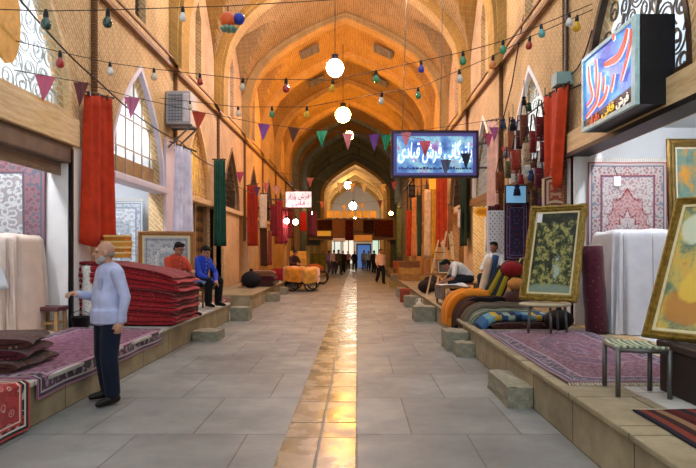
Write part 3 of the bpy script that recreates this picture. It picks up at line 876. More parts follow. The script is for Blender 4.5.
# ------------------------------------------------------------------ strings of coloured bulbs
def along(pts, px):
    """depth and height on a polyline of picture points (px,py,Y) at column px"""
    for a, b in zip(pts, pts[1:]):
        if a[0] <= px <= b[0]:
            f = (px - a[0]) / (b[0] - a[0]); iy = 1 / (a[2] + (b[2] - a[2]) * f)
            return pt(px, a[1] + (b[1] - a[1]) * f, 1 / iy)
def string(name, label, pts, cat='wire'):
    out = []
    for a, b in zip(pts, pts[1:]):
        for i in range(8): out.append(along(pts, a[0] + (b[0] - a[0]) * i / 8))
    out.append(pt(*pts[-1])); m = MB(); m.tube(out, .0065, 5)
    return tag(m.build(name, M_black, T=out[0].copy(), smooth=True), label, cat)
S1 = [(16, 41, 7.75), (56, 51, 8.4), (110, 63, 9.6), (154, 69, 10.6), (243, 79, 10.6), (333, 80, 10.4), (376, 71, 10.2), (463, 52, 9.6), (503, 41, 9.3), (541, 25, 9.0), (592, 4, 8.9)]
S2 = [(160, 98, 13.4), (238, 107, 12.6), (307, 107, 12.0), (382, 93, 11.5), (418, 88, 11.2), (493, 56, 10), (530, 37, 9.5), (594, 9, 8.9)]
S3 = [(-40, 8, 7.2), (46, 11, 7.6), (108, 10, 8), (228, 6, 8.4), (330, 0, 8.5), (600, -16, 8.6)]
string('bulb_string', 'thin black wire of coloured bulbs crossing the lane above the others', S1)
string('bulb_string', 'lower black wire of coloured bulbs crossing the lane under the violet lamp', S2)
string('bulb_string', 'black wire carrying the ball cluster high over the near street', S3)
def bulb_mat(name, h):
    g = N(name); m = g.done(srgb(h), .12, 0, .6); g.b.inputs['Coat Weight'].default_value = .5
    g.b.inputs['Transmission Weight'].default_value = .25
    return m
BC = {k: bulb_mat('bulb_' + k, h) for k, h in dict(red='#b02a1e', green='#3f9a6a', dark_green='#1f4a40', clear='#e6dcc8', yellow='#f0c020', blue='#3a3ac0', orange='#e08030', teal='#58b8b0', white='#f4f2ea').items()}
PROTO = {}
def bulb(label, p, color, size=1.0, tilt=0.0, group=None):
    p = V(p)
    if color not in PROTO:
        t = thing('light_bulb', '', 'light bulb', p)
        g = MB(); g.lathe([(.022, -.07), (.03, -.085), (.05, -.12), (.056, -.15), (.05, -.185), (.03, -.205), (0, -.212)], p, 14); g.build('bulb', BC[color], t, smooth=True)
        s = MB(); s.lathe([(.0, .02), (.012, .02), (.02, .0), (.027, -.03), (.027, -.075), (.0, -.076)], p, 12); s.build('socket', M_black, t, smooth=False)
        PROTO[color] = t
    else:
        t = copy_tree(PROTO[color]); t.location = p
    t['label'] = label; t.scale = (size,) * 3; t.rotation_euler = (tilt, tilt * .7, 0)
    return t
B1 = [(60, 'red', 'red bulb in a black socket in front of the white scroll lattice'), (110, 'white', 'white bulb over the top of the vermilion cloth'), (154, 'clear', 'clear bulb beside the tip of the barred arched window'), (200, 'red', 'red bulb above the air conditioner'), (243, 'clear', 'clear bulb in front of the second slot window'), (286, 'red', 'red bulb to one side of the violet-white lamp, level with it'), (333, 'yellow', 'yellow bulb right under the violet-white globe lamp'), (376, 'green', 'green bulb just past the violet-white lamp'), (421, 'blue', 'deep blue bulb under the vault'), (463, 'green', 'green bulb before the bluish slot window'), (503, 'green', 'green bulb over the timber ledge'), (541, 'teal', 'teal bulb on the brick above the pierced arch'), (569, 'white', 'white bulb near the yellow one by the big blue sign')]
for x, c, l in B1: bulb(l, along(S1, x), c, R.uniform(.92, 1.1), R.uniform(-.2, .2))
B2 = [(190, 'clear', 'small clear bulb in front of the air conditioner side'), (238, 'clear', 'clear bulb low on the wire by the ledge'), (272, 'green', 'green bulb over the small hanging sign side of the vault'), (307, 'yellow', 'amber yellow bulb under the arch beside the amber lamp'), (382, 'clear', 'clear bulb between green bulbs next to the amber lamp'), (418, 'green', 'green bulb above the corner of the long blue sign board'), (459, 'clear', 'pale bulb before the second bluish slot window'), (493, 'orange', 'orange bulb against the timber ledge'), (530, 'red', 'red bulb on the brick above the pierced arch'), (577, 'yellow', 'yellow bulb next to the top of the big blue sign')]
for x, c, l in B2: bulb(l, along(S2, x), c, R.uniform(.92, 1.1), R.uniform(-.2, .2))
bulb('large dark green bulb at the top of the white scroll lattice', along(S3, 46), 'dark_green', 1.15); bulb('dark green bulb high over the brick pier beside the vermilion cloth', along(S3, 108), 'dark_green', 1.1, .2)
bulb('white bulb high on the wall before the first slot window', along(S3, 183), 'white', .9, .1)
# cluster of coloured balls hanging at the top
c = along(S3, 228); k_ = 8.4 / 600
t = thing('ball_cluster', 'cluster of an orange and a blue ball over a grey-green leaf cap', 'ornament', c)
for dx, py, r, h, n_ in ((0, 20, 8, '#e0602a', 'orange_ball'), (11, 19, 6, '#2a3a9a', 'blue_ball')):
    q = pt(228 + dx, py, 8.4); m = MB(); m.ball(q, r * k_, 14); m.build('ball', plain(n_, h, .3, .08), t, smooth=True)
q = pt(229, 29, 8.4); m = MB()
for i in range(7):
    a = 2 * PI * i / 7; m.ball(q + V((.07 * math.cos(a), .07 * math.sin(a), 0)), (.06, .035, .035), 8, Matrix.Rotation(a, 3, 'Z'))
m.build('leaf_cap', plain('leaf_green', '#7a9a86', .6), t, smooth=True)
m = MB(); m.cyl(c, c - V((0, 0, .12)), .008, n=6); m.build('cord', M_black, t)

# ------------------------------------------------------------------ pennants
F1 = [(14, 70, 7.75), (80, 82, 9.0), (132, 97, 10.0), (200, 112, 11.5), (263, 124, 13), (322, 131, 14.5), (348, 133, 14.6), (385, 135, 14.8), (437, 128, 15.2), (492, 120, 15.2)]
F2 = [(424, 140, 12.3), (445, 160, 12.3), (470, 152, 13), (503, 118, 14.2)]
F3 = [(276, 172, 23.5), (340, 183, 24.5), (385, 184, 25), (412, 176, 26)]
F4 = [(282, 196, 29), (345, 205, 31), (400, 198, 32)]
string('bunting_cord', 'long cord of triangular pennants crossing the lane to the blue sign board', F1)
string('bunting_cord', 'cord of pennants sagging in front of the blue sign board', [(398, 134, 14.6)] + F2)
string('bunting_cord', 'cord of small pennants crossing before the dim crossing', F3)
string('bunting_cord', 'lowest and farthest cord of small pennants over the lane', F4)
PM = {}
def pennant(label, p, h, wd=.27, ht=.4, yaw=None, rl=0, group=None):
    p = V(p); t = h
    if h not in PM: PM[h] = cloth('pennant_' + h.strip('#'), h, .12)
    yaw = R.uniform(-.35, .35) if yaw is None else yaw
    m = MB(); bend = R.uniform(-.04, .04)
    def fn(u, v):
        x = (u - .5) * wd * (1 - v); return V((x, bend * math.sin(v * PI) + .012 * math.sin(u * 9), -v * ht))
    m.grid(fn, 4, 7); o = m.build('pennant', PM[h], solid=.005); o.location = p; o.rotation_euler = (0, rl, yaw)
    return tag(o, label, 'pennant', group)
for x, h, l, *k in [(45, '#c86a86', 'dusty pink pennant in front of the white scroll lattice'), (81, '#6a3a3c', 'dark maroon pennant touching the vermilion cloth'), (132, '#c8789a', 'pink pennant in front of the barred arched window'), (199, '#c0503c', 'reddish pennant at the corner of the air conditioner'), (264, '#9a5aa8', 'purple pennant by the ledge under the slot windows'), (294, '#6a4434', 'brown pennant beside the green one under the vault'), (322, '#3f9a72', 'green pennant between the brown and the pink one'), (348, '#e48a90', 'salmon pink pennant in the middle of the lane'), (374, '#7a4a9a', 'violet pennant beside a green one under the vault'), (386, '#2f8f68', 'green pennant close to the blue sign board edge'), (406, '#e08a9a', 'pink pennant over the end of the blue sign lettering')]:
    p = along(F1, x); pennant(l, p, h, .27, .42 if 300 < x < 400 else .36, rl=.08 if x < 300 else 0)
for x, h, l in [(425, '#d86070', 'rose pennant hanging over the lower edge of the blue sign board'), (446, '#6a6a8a', 'slate pennant in front of the middle of the blue sign board'), (466, '#3a3c50', 'black pennant in front of the first letters of the blue sign board'), (494, '#a05a8a', 'mauve pennant above the pink scarf'), (488, '#b0506a', 'rose red pennant between the sign board and the pink scarf')]:
    pennant(l, along(F2, x), h, .24, .34)
pennant('coral pennant by the tassels next to the pink scarf', pt(507, 147, 13.8), '#e05a5a', .25, .3)
for x, h, l in [(310, '#b05a40', 'rust pennant small against the dim crossing'), (340, '#e8b870', 'straw yellow small pennant beside the white lamp'), (352, '#e8a040', 'larger amber pennant next to the white lamp'), (364, '#e0b060', 'yellow small pennant just past the white lamp'), (383, '#e0a850', 'gold small pennant over the far arch edge'), (394, '#a8483c', 'red small pennant near the long sign board end')]:
    pennant(l, along(F3, x), h, .26, .42)
for x, h, l in [(298, '#c84a3a', 'red pennant far back over the pink sign'), (322, '#b8685a', 'dull red pennant far back before the far arch'), (344, '#e0b878', 'cream pennant far back under the white lamp'), (362, '#d8a850', 'ochre pennant far back before the far arch'), (380, '#8a3a3c', 'maroon pennant far back near the olive cloth')]:
    pennant(l, along(F4, x), h, .26, .4)
for x, y, h, l in [(257, 187, '#5a3a5a', 'dark purple pennant over the red cloth by the wooden door'), (266, 183, '#c86a5a', 'coral pennant beside the dark purple one'), (240, 172, '#b0486a', 'magenta pennant by the pointed grille arch'), (222, 173, '#8a6ab0', 'lavender pennant over the dark green cloth'), (276, 186, '#c08070', 'faded pennant over the red robes')]:
    pennant(l, pt(x, y, 18.5 if x < 245 else 22), h, .26, .36)

# ------------------------------------------------------------------ lettering
AR = dict(b_i=0xFE91, b_m=0xFE92, a_f=0xFE8E, a=0xFE8D, z_f=0xFEB0, z=0xFEAF, r=0xFEAD, r_f=0xFEAE, g_i=0xFB94, k_i=0xFEDB, n_i=0xFEE7, y_f=0xFEF0, f_i=0xFED3, sh=0xFEB5, q_i=0xFED7, d=0xFEA9, y=0xFEEF)
def arabic(keys): return ''.join(' ' if k == '_' else chr(AR[k]) for k in reversed(keys))
def letters(name, text, height, width, mat, parent, M, depth=.02, shear=0):
    cu = bpy.data.curves.new('tmp', 'FONT'); cu.body = text; cu.size = 1; cu.align_x = 'CENTER'; cu.align_y = 'CENTER'; cu.shear = shear; cu.offset = .0
    o = bpy.data.objects.new('tmp', cu); COL.objects.link(o); dg = bpy.context.evaluated_depsgraph_get(); me = bpy.data.meshes.new_from_object(o.evaluated_get(dg))
    xs = [v.co.x for v in me.vertices] or [0, 1]; ys = [v.co.y for v in me.vertices] or [0, 1]
    cx, cyy = (min(xs) + max(xs)) / 2, (min(ys) + max(ys)) / 2; sx = width / (max(xs) - min(xs)); sy = height / (max(ys) - min(ys))
    mb = MB(); n = len(me.vertices)
    f0 = [((v.co.x - cx) * sx, (v.co.y - cyy) * sy) for v in me.vertices]
    mb.v = [M @ V((x, y, 0)) for x, y in f0] + [M @ V((x, y, depth)) for x, y in f0]
    for p in me.polygons:
        vv = list(p.vertices); mb.face(vv); mb.face([i + n for i in reversed(vv)])
    ec = {}
    for p in me.polygons:
        vv = list(p.vertices)
        for a, b in zip(vv, vv[1:] + vv[:1]): ec.setdefault((min(a, b), max(a, b)), []).append((a, b))
    for e, l in ec.items():
        if len(l) == 1: a, b = l[0]; mb.face((a, b, b + n, a + n))
    bpy.data.objects.remove(o); bpy.data.curves.remove(cu); bpy.data.meshes.remove(me)
    return mb.build(name, mat, parent, local=True)

# long blue sign board hung across the lane
Ys = 15.9; a = pt(391, 178, Ys); b = pt(478, 131, Ys); ctr = (a + b) / 2; W, H = b.x - a.x, b.z - a.z
t = thing('sign_board', 'long blue backlit sign board with white lettering hung across the lane', 'sign', ctr)
m = MB()
for lo, hi in (((-W / 2, -.1, -H / 2), (W / 2, .1, -H / 2 + .06)), ((-W / 2, -.1, H / 2 - .06), (W / 2, .1, H / 2)), ((-W / 2, -.1, -H / 2 + .06), (-W / 2 + .06, .1, H / 2 - .06)), ((W / 2 - .06, -.1, -H / 2 + .06), (W / 2, .1, H / 2 - .06))): m.box2(lo, hi)
m.box2((-W / 2 + .05, .05, -H / 2 + .05), (W / 2 - .05, .1, H / 2 - .05))
m.build('frame', plain('sign_frame_dark', '#2a2030', .4), t, local=True)
def sign_face(name, stops, strength, scale=2.2, uvs=(2, 1, 1)):
    g = N(name); nz = g.noise(g.coord('UV', uvs), scale, 3, .5); col = g.ramp(nz, [(p, srgb(c)) for p, c in stops])
    g.done(col, .3); g.put(g.b.inputs['Emission Color'], col); g.b.inputs['Emission Strength'].default_value = strength; return g.m
m = MB(); m.grid(lambda u, v: V((-W / 2 + .12 + u * (W - .24), -.075, -H / 2 + .12 + v * (H - .24))), 1, 1)
m.build('sign_face', sign_face('sign_glow', [(.3, '#2c3c9c'), (.45, '#5a8ccc'), (.55, '#8ec8dc'), (.64, '#9c70b8'), (.75, '#38449c')], .5), t, local=True)
m = MB(); g_ = .065
for lo, hi in (((-W / 2 + g_, -.085, -H / 2 + g_), (W / 2 - g_, -.06, -H / 2 + .13)), ((-W / 2 + g_, -.085, H / 2 - .15), (W / 2 - g_, -.06, H / 2 - g_)), ((-W / 2 + g_, -.085, -H / 2 + .13), (-W / 2 + .15, -.06, H / 2 - .15)), ((W / 2 - .15, -.085, -H / 2 + .13), (W / 2 - g_, -.06, H / 2 - .15))): m.box2(lo, hi)
m.build('sign_border', glow('sign_border_violet', '#4a4890', .3), t, local=True)
Msign = Matrix.Translation((0, -.08, .06)) @ Matrix.Rotation(PI / 2, 4, 'X')
sw = glow('sign_white', '#eef8ff', 1.3)
words_ = arabic(['b_i', 'a_f', 'z', 'r', 'g_i', 'a_f', 'n_i', 'y_f', '_', 'f_i', 'r_f', 'sh', '_', 'q_i', 'b_m', 'a_f', 'd', 'y'])
letters('lettering', words_, .6, W * .84, sw, t, Msign, .03, .18)
m = MB(); rr = random.Random(3); x = -W / 2 + .2
while x < W / 2 - .2:
    l = rr.uniform(.03, .09); m.box2((x, -.085, -H / 2 + .22), (x + l, -.07, -H / 2 + .22 + rr.uniform(.03, .07))); x += l + .02
m.build('small_lettering', plain('sign_small_ink', '#3a4a8a', .5), t, local=True)
for sx in (-.85, .15):
    r = MB(); zt_ = 8.9 - .35 * max(0, ctr.x + sx - XC) + .5 - ctr.z; r.tube([(sx, 0, H / 2), (sx * .9, -.6, zt_)], .012, 6); r.build('hanging_chain', M_iron, t, local=True)
for zb_ in (.3, -.35):
    r = MB(); r.bar((W / 2 - .05, .03, zb_), (XR - ctr.x, .03, zb_), .05); r.build('wall_bracket', M_iron, t, local=True)

# small pink-white sign on the cart side
Yt = 27.0; a = pt(285, 208, Yt); b = pt(312, 191, Yt); c2 = (a + b) / 2; W2, H2 = b.x - a.x, b.z - a.z
t = thing('sign_board', 'small glowing pink and white sign board with dark lettering over the far lamps', 'sign', c2)
m = MB(); m.box2((-W2 / 2, 0, -H2 / 2), (W2 / 2, .12, H2 / 2)); m.build('frame', M_dark, t, local=True, bevel=.01)
m = MB(); m.grid(lambda u, v: V((-W2 / 2 + .03 + u * (W2 - .06), -.012, -H2 / 2 + .03 + v * (H2 - .06))), 1, 1); m.build('sign_face', sign_face('pink_sign_glow', [(.35, '#f4d8e4'), (.5, '#fbeef6'), (.65, '#e8a8c0')], .55, 3), t, local=True)
Ms2 = Matrix.Translation((0, -.02, H2 * .18)) @ Matrix.Rotation(PI / 2, 4, 'X')
letters('lettering', arabic(['f_i', 'r_f', 'sh', '_', 'b_i', 'a_f', 'z', 'a', 'r']), H2 * .42, W2 * .8, plain('sign_ink', '#140a18', .6), t, Ms2, .015, .1)
letters('lettering', arabic(['q_i', 'a_f', 'n_i', 'y_f']), H2 * .3, W2 * .5, plain('sign_ink_rose', '#a8486a', .5), t, Matrix.Translation((0, -.02, -H2 * .25)) @ Matrix.Rotation(PI / 2, 4, 'X'), .015)
r = MB(); r.bar((-W2 / 2, .06, 0), (XL - c2.x, .06, 0), .05); r.build('wall_bracket', M_iron, t, local=True)

# big blue sign on the shop front
YA, YZ_ = 8.42, 6.72     # far and near end along the wall
Xs = XR - .42
zc = 1.58 + (252 - (58 + 131) / 2) / 600 * 9.29 * (Xs / 3.5)
sa = pt(583, 58, Xs * 600 / (583 - 357)); sb = pt(586, 131, Xs * 600 / (586 - 357)); sd = pt(637, 16, Xs * 600 / (637 - 357))
yF, yN = sa.y, sd.y; zB, zT = sb.z, (sa.z + sd.z) / 2
Lw, Hh = yF - yN, zT - zB
t = thing('sign_board', 'big blue sign box with orange calligraphy above the framed pictures', 'sign', (Xs, (yF + yN) / 2, (zB + zT) / 2), rz=-PI / 2)
# local: x along the board (far end negative... near end positive), y into the wall
m = MB(); m.box2((-Lw / 2, .03, -Hh / 2), (Lw / 2, .42, Hh / 2)); m.build('box', plain('sign_box_black', '#17171b', .5), t, local=True)
m = MB(); q = .05
for lo, hi in (((-Lw / 2, -.02, -Hh / 2), (Lw / 2, .04, -Hh / 2 + q)), ((-Lw / 2, -.02, Hh / 2 - q), (Lw / 2, .04, Hh / 2)), ((-Lw / 2, -.02, -Hh / 2 + q), (-Lw / 2 + q, .04, Hh / 2 - q)), ((Lw / 2 - q * 2, -.02, -Hh / 2 + q), (Lw / 2, .04, Hh / 2 - q))): m.box2(lo, hi)
m.build('frame', plain('pale_aqua_frame', '#b8e0e4', .35), t, local=True)
m = MB(); m.grid(lambda u, v: V((-Lw / 2 + q + u * (Lw - 3 * q), 0, -Hh / 2 + q + v * (Hh - 2 * q))), 1, 1)
m.build('sign_face', sign_face('blue_sign_glow', [(.3, '#3a34a8'), (.45, '#2f6cc4'), (.58, '#3fa4dc'), (.72, '#4a48b8')], .75, 1.6, (1.4, 1, 1)), t, local=True)
def U(px, py):
    """crop coordinates of the board (45..240 across) to local board coordinates"""
    f = (px - 45) / 195.0; 
    d0, d1 = 1 / yF, 1 / yN; dd = d0 + (d1 - d0) * f; yy = 1 / dd
    topz = 165 + (22 - 165) * f; botz = 425 + (325 - 425) * f
    g = (py - topz) / (botz - topz)
    return ((yF + yN) / 2 - yy, Hh / 2 - g * Hh)
def stroke(mb, pts, ws, y0):
    n = len(pts); L_, R_ = [], []
    P2 = [V((*U(*p), 0)) for p in pts]
    for i in range(n):
        d = (P2[min(n - 1, i + 1)] - P2[max(0, i - 1)]); d = V((-d.y, d.x, 0)).normalized() * ws[i] / 2
        L_.append(P2[i] + d); R_.append(P2[i] - d)
    b = len(mb.v)
    for i in range(n): 
        for q_ in (L_[i], R_[i]): mb.v.append(V((q_.x, y0, q_.y))); mb.v.append(V((q_.x, y0 - .008, q_.y)))
    for i in range(n - 1):
        a0, a1 = b + i * 4, b + (i + 1) * 4
        mb.face((a0 + 1, a0 + 3, a1 + 3, a1 + 1)); mb.face((a0, a1, a1 + 2, a0 + 2)); mb.face((a0, a0 + 1, a1 + 1, a1)); mb.face((a0 + 2, a1 + 2, a1 + 3, a0 + 3))
def smooth_pts(p, n=14):
    out = []
    for i in range(n + 1):
        f = i / n * (len(p) - 1); k = min(int(f), len(p) - 2); u = f - k
        p0, p1, p2, p3 = p[max(0, k - 1)], p[k], p[k + 1], p[min(len(p) - 1, k + 2)]
        out.append(tuple(.5 * (2 * b + (c - a) * u + (2 * a - 5 * b + 4 * c - d) * u * u + (3 * b - a - 3 * c + d) * u ** 3) for a, b, c, d in zip(p0, p1, p2, p3)))
    return out
STR = [([(212, 70), (198, 125), (172, 168), (128, 190)], .15), ([(226, 72), (222, 120), (206, 185), (188, 248)], .09), ([(159, 84), (163, 106)], .08),
       ([(70, 190), (74, 245), (84, 300), (64, 332)], .075), ([(97, 168), (99, 235), (96, 300)], .07), ([(112, 215), (108, 262), (98, 320), (62, 372)], .08), ([(127, 228), (124, 285)], .07), ([(164, 222), (156, 262), (150, 285)], .07), ([(140, 262), (128, 302), (104, 332)], .09)]
mo, mw = MB(), MB()
for p, wd in STR:
    sp = smooth_pts(p); n = len(sp); prof_ = [.62 * wd * (.25 + .75 * math.sin(PI * min(1, (i + .6) / n)) ** .7) for i in range(n)]
    stroke(mw, sp, [x + .022 for x in prof_], -.008); stroke(mo, sp, prof_, -.018)
mw.build('letter_outline', glow('letter_white', '#fff2ea', .8), t, local=True); mo.build('lettering', glow('letter_orange', '#e0562c', .6), t, local=True)
m = MB(); poly = [U(50, 385), U(110, 345), U(225, 262), U(228, 322), U(120, 385), U(52, 420)]
m.prism([(x, -.006, z) for x, z in poly], (0, .012, 0)); m.build('black_band', plain('sign_black', '#16121a', .4), t, local=True)
u0, u1 = U(60, 395), U(222, 297)
for keys, f0, f1, mt in ((['f_i', 'r_f', 'sh'], .7, .97, glow('letter_pale', '#f2e8d8', .7)), (['q_i', 'a_f', 'n_i', 'y_f'], .38, .68, glow('letter_yellow', '#f0c030', .7)), (['b_i', 'a_f', 'z', 'a', 'r'], .06, .34, glow('letter_red', '#d86040', .6))):
    ca = V(u0).lerp(V(u1), (f0 + f1) / 2); ang = math.atan2(u1[1] - u0[1], u1[0] - u0[0])
    letters('lettering', arabic(keys), .13, abs(u1[0] - u0[0]) * (f1 - f0) * .9, mt, t, Matrix.Translation((ca[0], -.01, ca[1])) @ Matrix.Rotation(PI / 2, 4, 'X') @ Matrix.Rotation(ang, 4, 'Z'), .012)
for xb_ in (-.3, .3):
    r = MB(); r.bar((Lw * xb_, .35, Hh / 2), (Lw * xb_, .42, Hh / 2 + .5), .04); r.build('wall_bracket', M_iron, t, local=True)

# ------------------------------------------------------------------ wall fittings
# air conditioner on its brackets
ya = 13.75; t = thing('air_conditioner', 'grey window air conditioner standing out on brackets over the lilac cloth', 'air conditioner', (XL + .28, ya + .3, 4.5))
m = MB(); m.box2((XL + .02, ya, 4.52), (XL + .58, ya + .62, 5.28)); m.build('casing', plain('ac_grey', '#b4b0b4', .5, .08), t, bevel=.015)
m = MB()
for i in range(9): m.box2((XL + .07, ya - .02, 4.6 + i * .07), (XL + .4, ya + .0, 4.625 + i * .07))
for i in range(5): m.box2((XL + .09 + i * .07, ya - .015, 4.57), (XL + .105 + i * .07, ya - .002, 5.22))
m.build('grille', plain('ac_slat', '#7c8490', .5), t)
m = MB(); m.box2((XL + .42, ya - .012, 4.58), (XL + .55, ya, 5.22)); m.build('control_panel', plain('ac_panel', '#d8d4d8', .5), t)
for yy in (ya + .08, ya + .54):
    m = MB(); m.bar((XL, yy, 4.5), (XL + .6, yy, 4.5), .04); m.bar((XL, yy, 3.95), (XL + .56, yy, 4.48), .035); m.build('bracket', M_iron, t)
# electric box
t = thing('electric_box', 'blue-grey electric box on the wall above the tall vermilion cloth', 'box', pt(570, 84, 9.75))
a = pt(563, 85, 9.75); m = MB(); m.box2((XR - .27, 9.7, a.z), (XR + .02, 9.98, a.z + .21)); m.build('casing', plain('box_teal', '#7fa0a0', .5, .08), t, bevel=.01)
m = MB(); m.box2((XR - .25, 9.69, a.z + .02), (XR - .03, 9.7, a.z + .19)); m.build('door_panel', plain('box_teal_door', '#8fb0ae', .5, .08), t)
m = MB(); m.tube([(XR - .1, 9.8, a.z + .2), (XR - .08, 9.85, a.z + .5), (XR - .05, 9.9, 5.9)], .018); m.build('conduit', M_iron, t)
# dark loudspeaker and yellow sign hanging among the far cloths
c = pt(412, 191, 27.0); t = thing('loudspeaker', 'dark box loudspeaker hanging among the far cloths', 'speaker', c); m = MB(); m.box2((c.x - .14, c.y, c.z - .28), (c.x + .14, c.y + .22, c.z + .28)); m.build('cabinet', M_dark, t, bevel=.015)
for dz in (-.1, .12):
    m = MB(); m.cyl((c.x, c.y - .012, c.z + dz), (c.x, c.y, c.z + dz), .09, .1, 14); m.build('cone', plain('cone_grey', '#3a383a', .6), t)
m = MB(); m.bar((c.x + .1, c.y + .1, c.z + .2), (XR, c.y + .1, c.z + .3), .04); m.build('bracket', M_iron, t)
c = pt(433, 184, 23.3); t = thing('shop_sign', 'small yellow shop sign above the golden cloth', 'sign', c); m = MB(); m.box2((c.x - .14, c.y, c.z - .2), (c.x + .14, c.y + .06, c.z + .2)); m.build('panel', glow('yellow_sign', '#e8a828', .5), t, bevel=.01)
m = MB(); m.bar((c.x + .1, c.y + .03, c.z), (XR, c.y + .03, c.z), .03); m.build('bracket', M_iron, t)
c = pt(468, 213, 17.2); c.x = 3.42; c = pt(482.5, 212, 16.25); t = thing('shop_sign', 'yellow oval sign on the white shop beside the dark green cloth', 'sign', c)
m = MB(); m.prism([(c.x + .22 * math.cos(a * PI / 12), c.y, c.z + .13 * math.sin(a * PI / 12)) for a in range(24)], (0, .04, 0)); m.build('panel', plain('oval_yellow', '#e0a020', .4, .08), t)
m = MB(); m.prism([(c.x + .15 * math.cos(a * PI / 12), c.y - .008, c.z + .07 * math.sin(a * PI / 12)) for a in range(24)], (0, .01, 0)); m.build('emblem', plain('oval_ochre', '#b87818', .4, .08), t)
m = MB(); m.bar((c.x, c.y + .02, c.z + .12), (c.x + .25, c.y + .02, 2.96), .03); m.build('bracket', M_iron, t)
# ------------------------------------------------------------------ people
def blob(name, prims, voxel, mat, parent, smooth=6, sf=.5):
    """tapered limbs and rounded masses grown into one continuous skin"""
    m = MB()
    for p in prims:
        if p[0] == 'c':
            a, ra, b, rb = V(p[1]), p[2], V(p[3]), p[4]; d = b - a; L = max(d.length, 1e-4); n = 10; q = d.to_track_quat('Z', 'Y').to_matrix()
            prof_ = [(ra * math.sin(i * PI / 8), -ra * math.cos(i * PI / 8)) for i in range(5)] + [(rb * math.cos(i * PI / 8), L + rb * math.sin(i * PI / 8)) for i in range(5)]
            bb = len(m.v)
            for r, z in prof_:
                for j in range(n): m.v.append(a + q @ V((max(r, 1e-4) * math.cos(2 * PI * j / n), max(r, 1e-4) * math.sin(2 * PI * j / n), z)))
            for i in range(len(prof_) - 1):
                for j in range(n):
                    k = (j + 1) % n; m.face((bb + i * n + j, bb + i * n + k, bb + (i + 1) * n + k, bb + (i + 1) * n + j))
            m.face([bb + j for j in reversed(range(n))]); m.face([bb + (len(prof_) - 1) * n + j for j in range(n)])
        else:
            m.ball(p[1], p[2], 14, p[3] if len(p) > 3 else None)
    o = m.build('tmp', mat); 
    x = o.modifiers.new('r', 'REMESH'); x.mode = 'VOXEL'; x.voxel_size = voxel; x.use_smooth_shade = True
    x = o.modifiers.new('s', 'SMOOTH'); x.factor = sf; x.iterations = smooth
    dg = bpy.context.evaluated_depsgraph_get(); me = bpy.data.meshes.new_from_object(o.evaluated_get(dg)); me.name = name
    old = o.data; bpy.data.objects.remove(o); bpy.data.meshes.remove(old)
    for p in me.polygons: p.use_smooth = True
    if not me.materials: me.materials.append(mat)
    q = bpy.data.objects.new(name, me); COL.objects.link(q); q.parent = parent; return q

def frame_of(fwd, up=(0, 0, 1)):
    f = V(fwd).normalized(); u = V(up); r = f.cross(u).normalized() * -1; u = r.cross(f) * -1
    u = f.cross(r) if f.cross(r).z > 0 else r.cross(f)
    return r, f, u     # r: the person's left
def hand_prims(w, d, palm, s=1.0, curl=.5, side=1):
    """palm with four unequal bent fingers and a thumb from its side; d along the hand, palm = palm normal"""
    d = V(d).normalized(); n = V(palm); n = (n - d * n.dot(d)).normalized(); c = d.cross(n) * side
    out = [('c', V(w), .024 * s, V(w) + d * .05 * s, .03 * s)]
    for k, (off, L) in enumerate(((-.03, .062), (-.01, .074), (.01, .07), (.029, .055))):
        b0 = V(w) + d * .085 * s + c * off * s
        out.append(('c', V(w) + d * .03 * s + c * off * .8 * s, .016 * s, b0, .0125 * s))
        a1 = curl * .7; q1 = b0 + (d * math.cos(a1) + n * math.sin(a1)) * L * .55 * s
        a2 = curl * 1.7; q2 = q1 + (d * math.cos(a2) + n * math.sin(a2)) * L * .5 * s
        out += [('c', b0, .0105 * s, q1, .0095 * s), ('c', q1, .0095 * s, q2, .008 * s)]
    t0 = V(w) + d * .025 * s - c * .03 * s; t1 = t0 + (d * .7 - c * .6 + n * .35).normalized() * .042 * s; t2 = t1 + (d * .9 - c * .1 + n * .4).normalized() * .034 * s
    out += [('c', t0, .0145 * s, t1, .012 * s), ('c', t1, .0115 * s, t2, .009 * s)]
    return out
SKIN = {}
def skin(h):
    if h not in SKIN:
        SKIN[h] = plain('skin_' + h.strip('#'), h, .55, .08, 9); 
    return SKIN[h]
STAND = dict(pel=(0, 0, .93), chest=(0, .01, 1.26), neck=(0, .01, 1.44), head=(0, -.03, 1.585), look=(0, -1, -.05),
             sl=(.185, .01, 1.38), sr=(-.185, .01, 1.38), el=(.24, .04, 1.1), er=(-.24, .04, 1.1), wl=(.25, -.03, .86), wr=(-.25, -.03, .86),
             hl=(.09, 0, .9), hr=(-.09, 0, .9), kl=(.1, -.03, .5), kr=(-.1, -.03, .5), al=(.105, .03, .09), ar=(-.105, .03, .09), fl=(0.1, -1, 0), fr=(-.1, -1, 0))
WALK = dict(STAND, kl=(.1, -.14, .52), al=(.1, -.14, .1), kr=(-.1, .03, .5), ar=(-.1, .24, .16), el=(.25, .1, 1.12), wl=(.25, .1, .88), er=(-.25, -.05, 1.12), wr=(-.24, -.18, .92))
